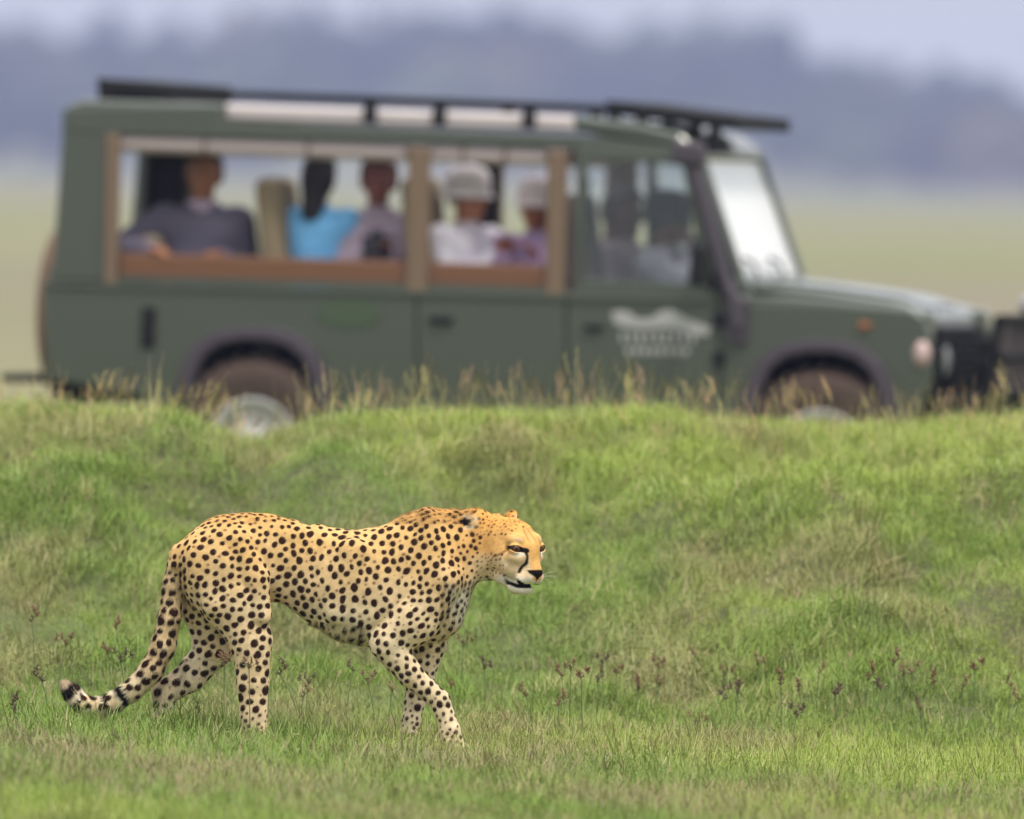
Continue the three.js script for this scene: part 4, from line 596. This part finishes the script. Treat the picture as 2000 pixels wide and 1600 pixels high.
// ---------------------------------------------------------------- grass
{
  const blade = (out, r, base, dir, len, wid, bend, segs = 3) => { // one tapering, bending blade
    const { p, n, c, idx } = out, o = p.length / 3, side = V3(-dir.z, 0, dir.x), tone = 0.88 + 0.24 * r();
    for (let i = 0; i <= segs; i++) {
      const t = i / segs, y = base.y + len * (t * (1.05 - bend * 0.55) - bend * 0.22 * t * t), f = len * bend * (0.35 * t + 0.5 * t * t), w = wid * (1 - t * t * 0.96) * 0.5, x = base.x + dir.x * f, z = base.z + dir.z * f, nn = V3(dir.x * -0.2, 0.95, dir.z * -0.2).normalize();
      for (const s of [-1, 1]) { p.push(x + side.x * w * s, y, z + side.z * w * s); n.push(nn.x, nn.y, nn.z); c.push(tone, tone, tone); }
      if (i) { const a = o + (i - 1) * 2; idx.push(a, a + 1, a + 2, a + 1, a + 3, a + 2); }
    }
  };
  const geo = ({ p, n, c, idx }) => { const g = new THREE.BufferGeometry(); g.setAttribute('position', new THREE.Float32BufferAttribute(p, 3)); g.setAttribute('normal', new THREE.Float32BufferAttribute(n, 3)); g.setAttribute('color', new THREE.Float32BufferAttribute(c, 3)); g.setIndex(idx); return g; };
  const fresh = () => ({ p: [], n: [], c: [], idx: [] });
  const clump = (seed, count, lo, hi, spread, wid, bendMax, rise = 0) => { const r = rng(seed), out = fresh(); for (let i = 0; i < count; i++) { const a = r() * 6.28, q = Math.sqrt(r()) * spread, d = r() * 6.28; blade(out, r, V3(Math.cos(a) * q, rise * r() * r(), Math.sin(a) * q), V3(Math.cos(d), 0, Math.sin(d)), lo + (hi - lo) * r(), wid * (0.6 + 0.7 * r()), 0.15 + bendMax * r()); } return geo(out); };
  const seedStem = (seed, tall) => { // thin dry stalks ending in a loose plume
    const r = rng(seed), out = fresh();
    for (let i = 0; i < 2; i++) {
      const d = r() * 6.28, dir = V3(Math.cos(d), 0, Math.sin(d)), len = tall * (0.75 + 0.4 * r()), b = 0.1 + 0.35 * r(), base = V3((r() - 0.5) * 0.05, 0, (r() - 0.5) * 0.05); blade(out, r, base, dir, len, 0.0016, b, 4);
      for (let k = 0; k < 11; k++) { const t = 0.74 + 0.26 * (k / 10), y = len * (t * (1.05 - b * 0.55) - b * 0.22 * t * t), f = len * b * (0.35 * t + 0.5 * t * t), o = out.p.length / 3, a = r() * 6.28, L = 0.008 + 0.014 * r(), q = V3(base.x + dir.x * f, y, base.z + dir.z * f), e = V3(q.x + Math.cos(a) * L * 0.5, y + L, q.z + Math.sin(a) * L * 0.5); out.p.push(q.x - 0.001, q.y, q.z, q.x + 0.001, q.y, q.z, e.x, e.y, e.z); for (let m = 0; m < 3; m++) { out.n.push(0, 0.8, 0.6); out.c.push(1.05, 0.85, 0.75); } out.idx.push(o, o + 1, o + 2); }
    }
    return geo(out);
  };
  const mat = new THREE.MeshPhysicalMaterial({ vertexColors: true, roughness: 0.85, specularIntensity: 0.25, transmission: 0.3, thickness: 0, side: THREE.DoubleSide });
  const dry = new THREE.MeshStandardMaterial({ vertexColors: true, roughness: 0.95, side: THREE.DoubleSide });
  const GREEN = [0.2, 0.295, 0.055], LIME = [0.345, 0.42, 0.088], OLIVE = [0.29, 0.285, 0.11], STRAW = [0.48, 0.40, 0.21], MAUVE = [0.36, 0.27, 0.19];
  const mix3 = (a, b, t) => [a[0] + (b[0] - a[0]) * t, a[1] + (b[1] - a[1]) * t, a[2] + (b[2] - a[2]) * t];
  const tint = (x, z, r) => {
    const a = fbm(x * 0.9 + 11, z * 0.45 + 3, 3), b = fbm(x * 2.3 + 30, z * 1.1 + 7, 3);
    let c = mix3(GREEN, LIME, clamp(sstep(0.35, 0.7, a) * 0.95 + (r() - 0.5) * 0.5, 0, 1));
    c = mix3(c, OLIVE, sstep(0.5, 0.72, b) * 0.7);
    if (r() < 0.1 + 0.16 * sstep(0.45, 0.75, b)) c = mix3(c, STRAW, 0.5 + 0.5 * r());
    if (z > 0.8 && z < 4.6 && r() < 0.3 * sstep(0.42, 0.62, fbm(x * 1.6 + 70, z * 0.8, 2))) c = mix3(c, MAUVE, 0.6 + 0.4 * r());
    const t = 0.85 + 0.3 * r(); return [c[0] * t, c[1] * t, c[2] * t];
  };
  const scatter = (name, label, g, material, n, place, size, tone = tint) => {
    const im = new THREE.InstancedMesh(g, material, n), m = new THREE.Matrix4(), q = new THREE.Quaternion(), q2 = new THREE.Quaternion(), e = new THREE.Euler(), cc = new THREE.Color(), r = rng(n + label.length * 77);
    for (let i = 0; i < n; i++) {
      const [x, z] = place(r), s = size(x, z, r); e.set((r() - 0.5) * 1.1, r() * 6.28, (r() - 0.5) * 1.1); q.setFromEuler(e);
      m.compose(V3(x, ground(x, z) - 0.006, z), q, V3(s, s * (0.85 + 0.3 * r()), s)); im.setMatrixAt(i, m); im.setColorAt(i, cc.setRGB(...tone(x, z, r)));
    }
    im.name = name; im.userData = { kind: 'stuff', label, category: 'grass' }; im.castShadow = im.receiveShadow = true; scene.add(im);
  };
  const wide = (z) => 2.35 * (48 - z) / 48 + 0.5;
  const field = (z0, z1) => (r) => { const z = lerp(z0, z1, r()); return [(r() * 2 - 1) * wide(z), z]; };
  const tuft = (x, z) => (1 + 0.35 * sstep(-0.3, 0.3, z) * sstep(2.6, 1.2, z)) * 0.45 + 0.95 * fbm(x * 1.9 + 5, z * 1.3 + 1, 3) * lerp(0.85, 1.25, fbm(x * 5, z * 4, 2));
  scatter('grass', 'short bright green grass round the walking cheetah', clump(11, 24, 0.03, 0.085, 0.07, 0.0027, 1.35, 0.05), mat, 24000, field(6.6, -2.6), (x, z, r) => tuft(x, z) * (0.7 + 0.5 * r()));
  scatter('grass_001', 'finer green grass blades among the turf round the cheetah', clump(12, 26, 0.02, 0.07, 0.08, 0.0019, 1.5, 0.06), mat, 24000, field(6.6, -2.6), (x, z, r) => tuft(x, z) * (0.7 + 0.5 * r()));
  scatter('grass_002', 'longer arching grass blades scattered through the turf', clump(13, 4, 0.08, 0.19, 0.06, 0.0024, 1.1), mat, 5200, field(5.5, -3), (x, z, r) => 0.55 + 0.5 * r(), (x, z, r) => { const c = tint(x, z, r), t = 1.15; return [c[0] * t, c[1] * t, c[2] * t]; });
  scatter('grass_006', 'uneven leafy tufts standing out of the turf', clump(17, 18, 0.05, 0.15, 0.05, 0.0028, 1.15, 0.03), mat, 3000, (r) => { let x, z; do { z = lerp(6.6, -2.6, r()); x = (r() * 2 - 1) * wide(z); } while (fbm(x * 2.6 + 9, z * 1.5, 2) < 0.35 + 0.3 * r()); return [x, z]; }, (x, z, r) => 0.6 + 0.5 * r());
  scatter('grass_003', 'thick green grass covering the bank', clump(14, 26, 0.03, 0.1, 0.09, 0.003, 1.4, 0.06), mat, 36000, field(-2.2, -10.5), (x, z, r) => tuft(x, z) * (0.65 + 0.45 * r()));
  scatter('grass_004', 'coarse tufts standing out of the bank', clump(15, 26, 0.07, 0.17, 0.06, 0.0042, 1.0, 0.04), mat, 4200, (r) => { let x, z; do { z = lerp(-2.2, -9, r()); x = (r() * 2 - 1) * wide(z); } while (fbm(x * 2.2 + 60, z * 1.4, 2) < 0.45 + 0.25 * r()); return [x, z]; }, (x, z, r) => (0.55 + 0.5 * r()) * (1 - 0.35 * sstep(-6.5, -8, z)));
  scatter('grass_005', 'grass on the flat ground behind the bank round the vehicle', clump(16, 14, 0.06, 0.16, 0.1, 0.006, 0.85), mat, 9000, (r) => { const z = lerp(-10, -34, r()); return [(r() * 2 - 1) * 6, z]; }, (x, z, r) => 0.8 + 0.5 * r());
  const warm = (x, z, r) => { const t = 0.8 + 0.4 * r(); return r() < 0.4 ? [0.42 * t, 0.33 * t, 0.19 * t] : [0.38 * t, 0.4 * t, 0.16 * t]; };
  scatter('seeding_grass', 'thin dry seeding stalks along the top of the bank', seedStem(21, 0.25), dry, 2300, (r) => { const z = -6.2 - 3.2 * r(); return [(r() * 2 - 1) * wide(z), z]; }, (x, z, r) => 0.4 + 0.8 * Math.pow(r(), 1.8), warm);
  scatter('seeding_grass_001', 'reddish seed plumes scattered through the turf in front', seedStem(22, 0.15), dry, 3200, field(5.6, -6.5), (x, z, r) => 0.4 + 0.45 * r(), (x, z, r) => { const t = 0.8 + 0.4 * r(); return [0.33 * t, 0.28 * t, 0.2 * t]; });
}
renderer.render(scene, camera);
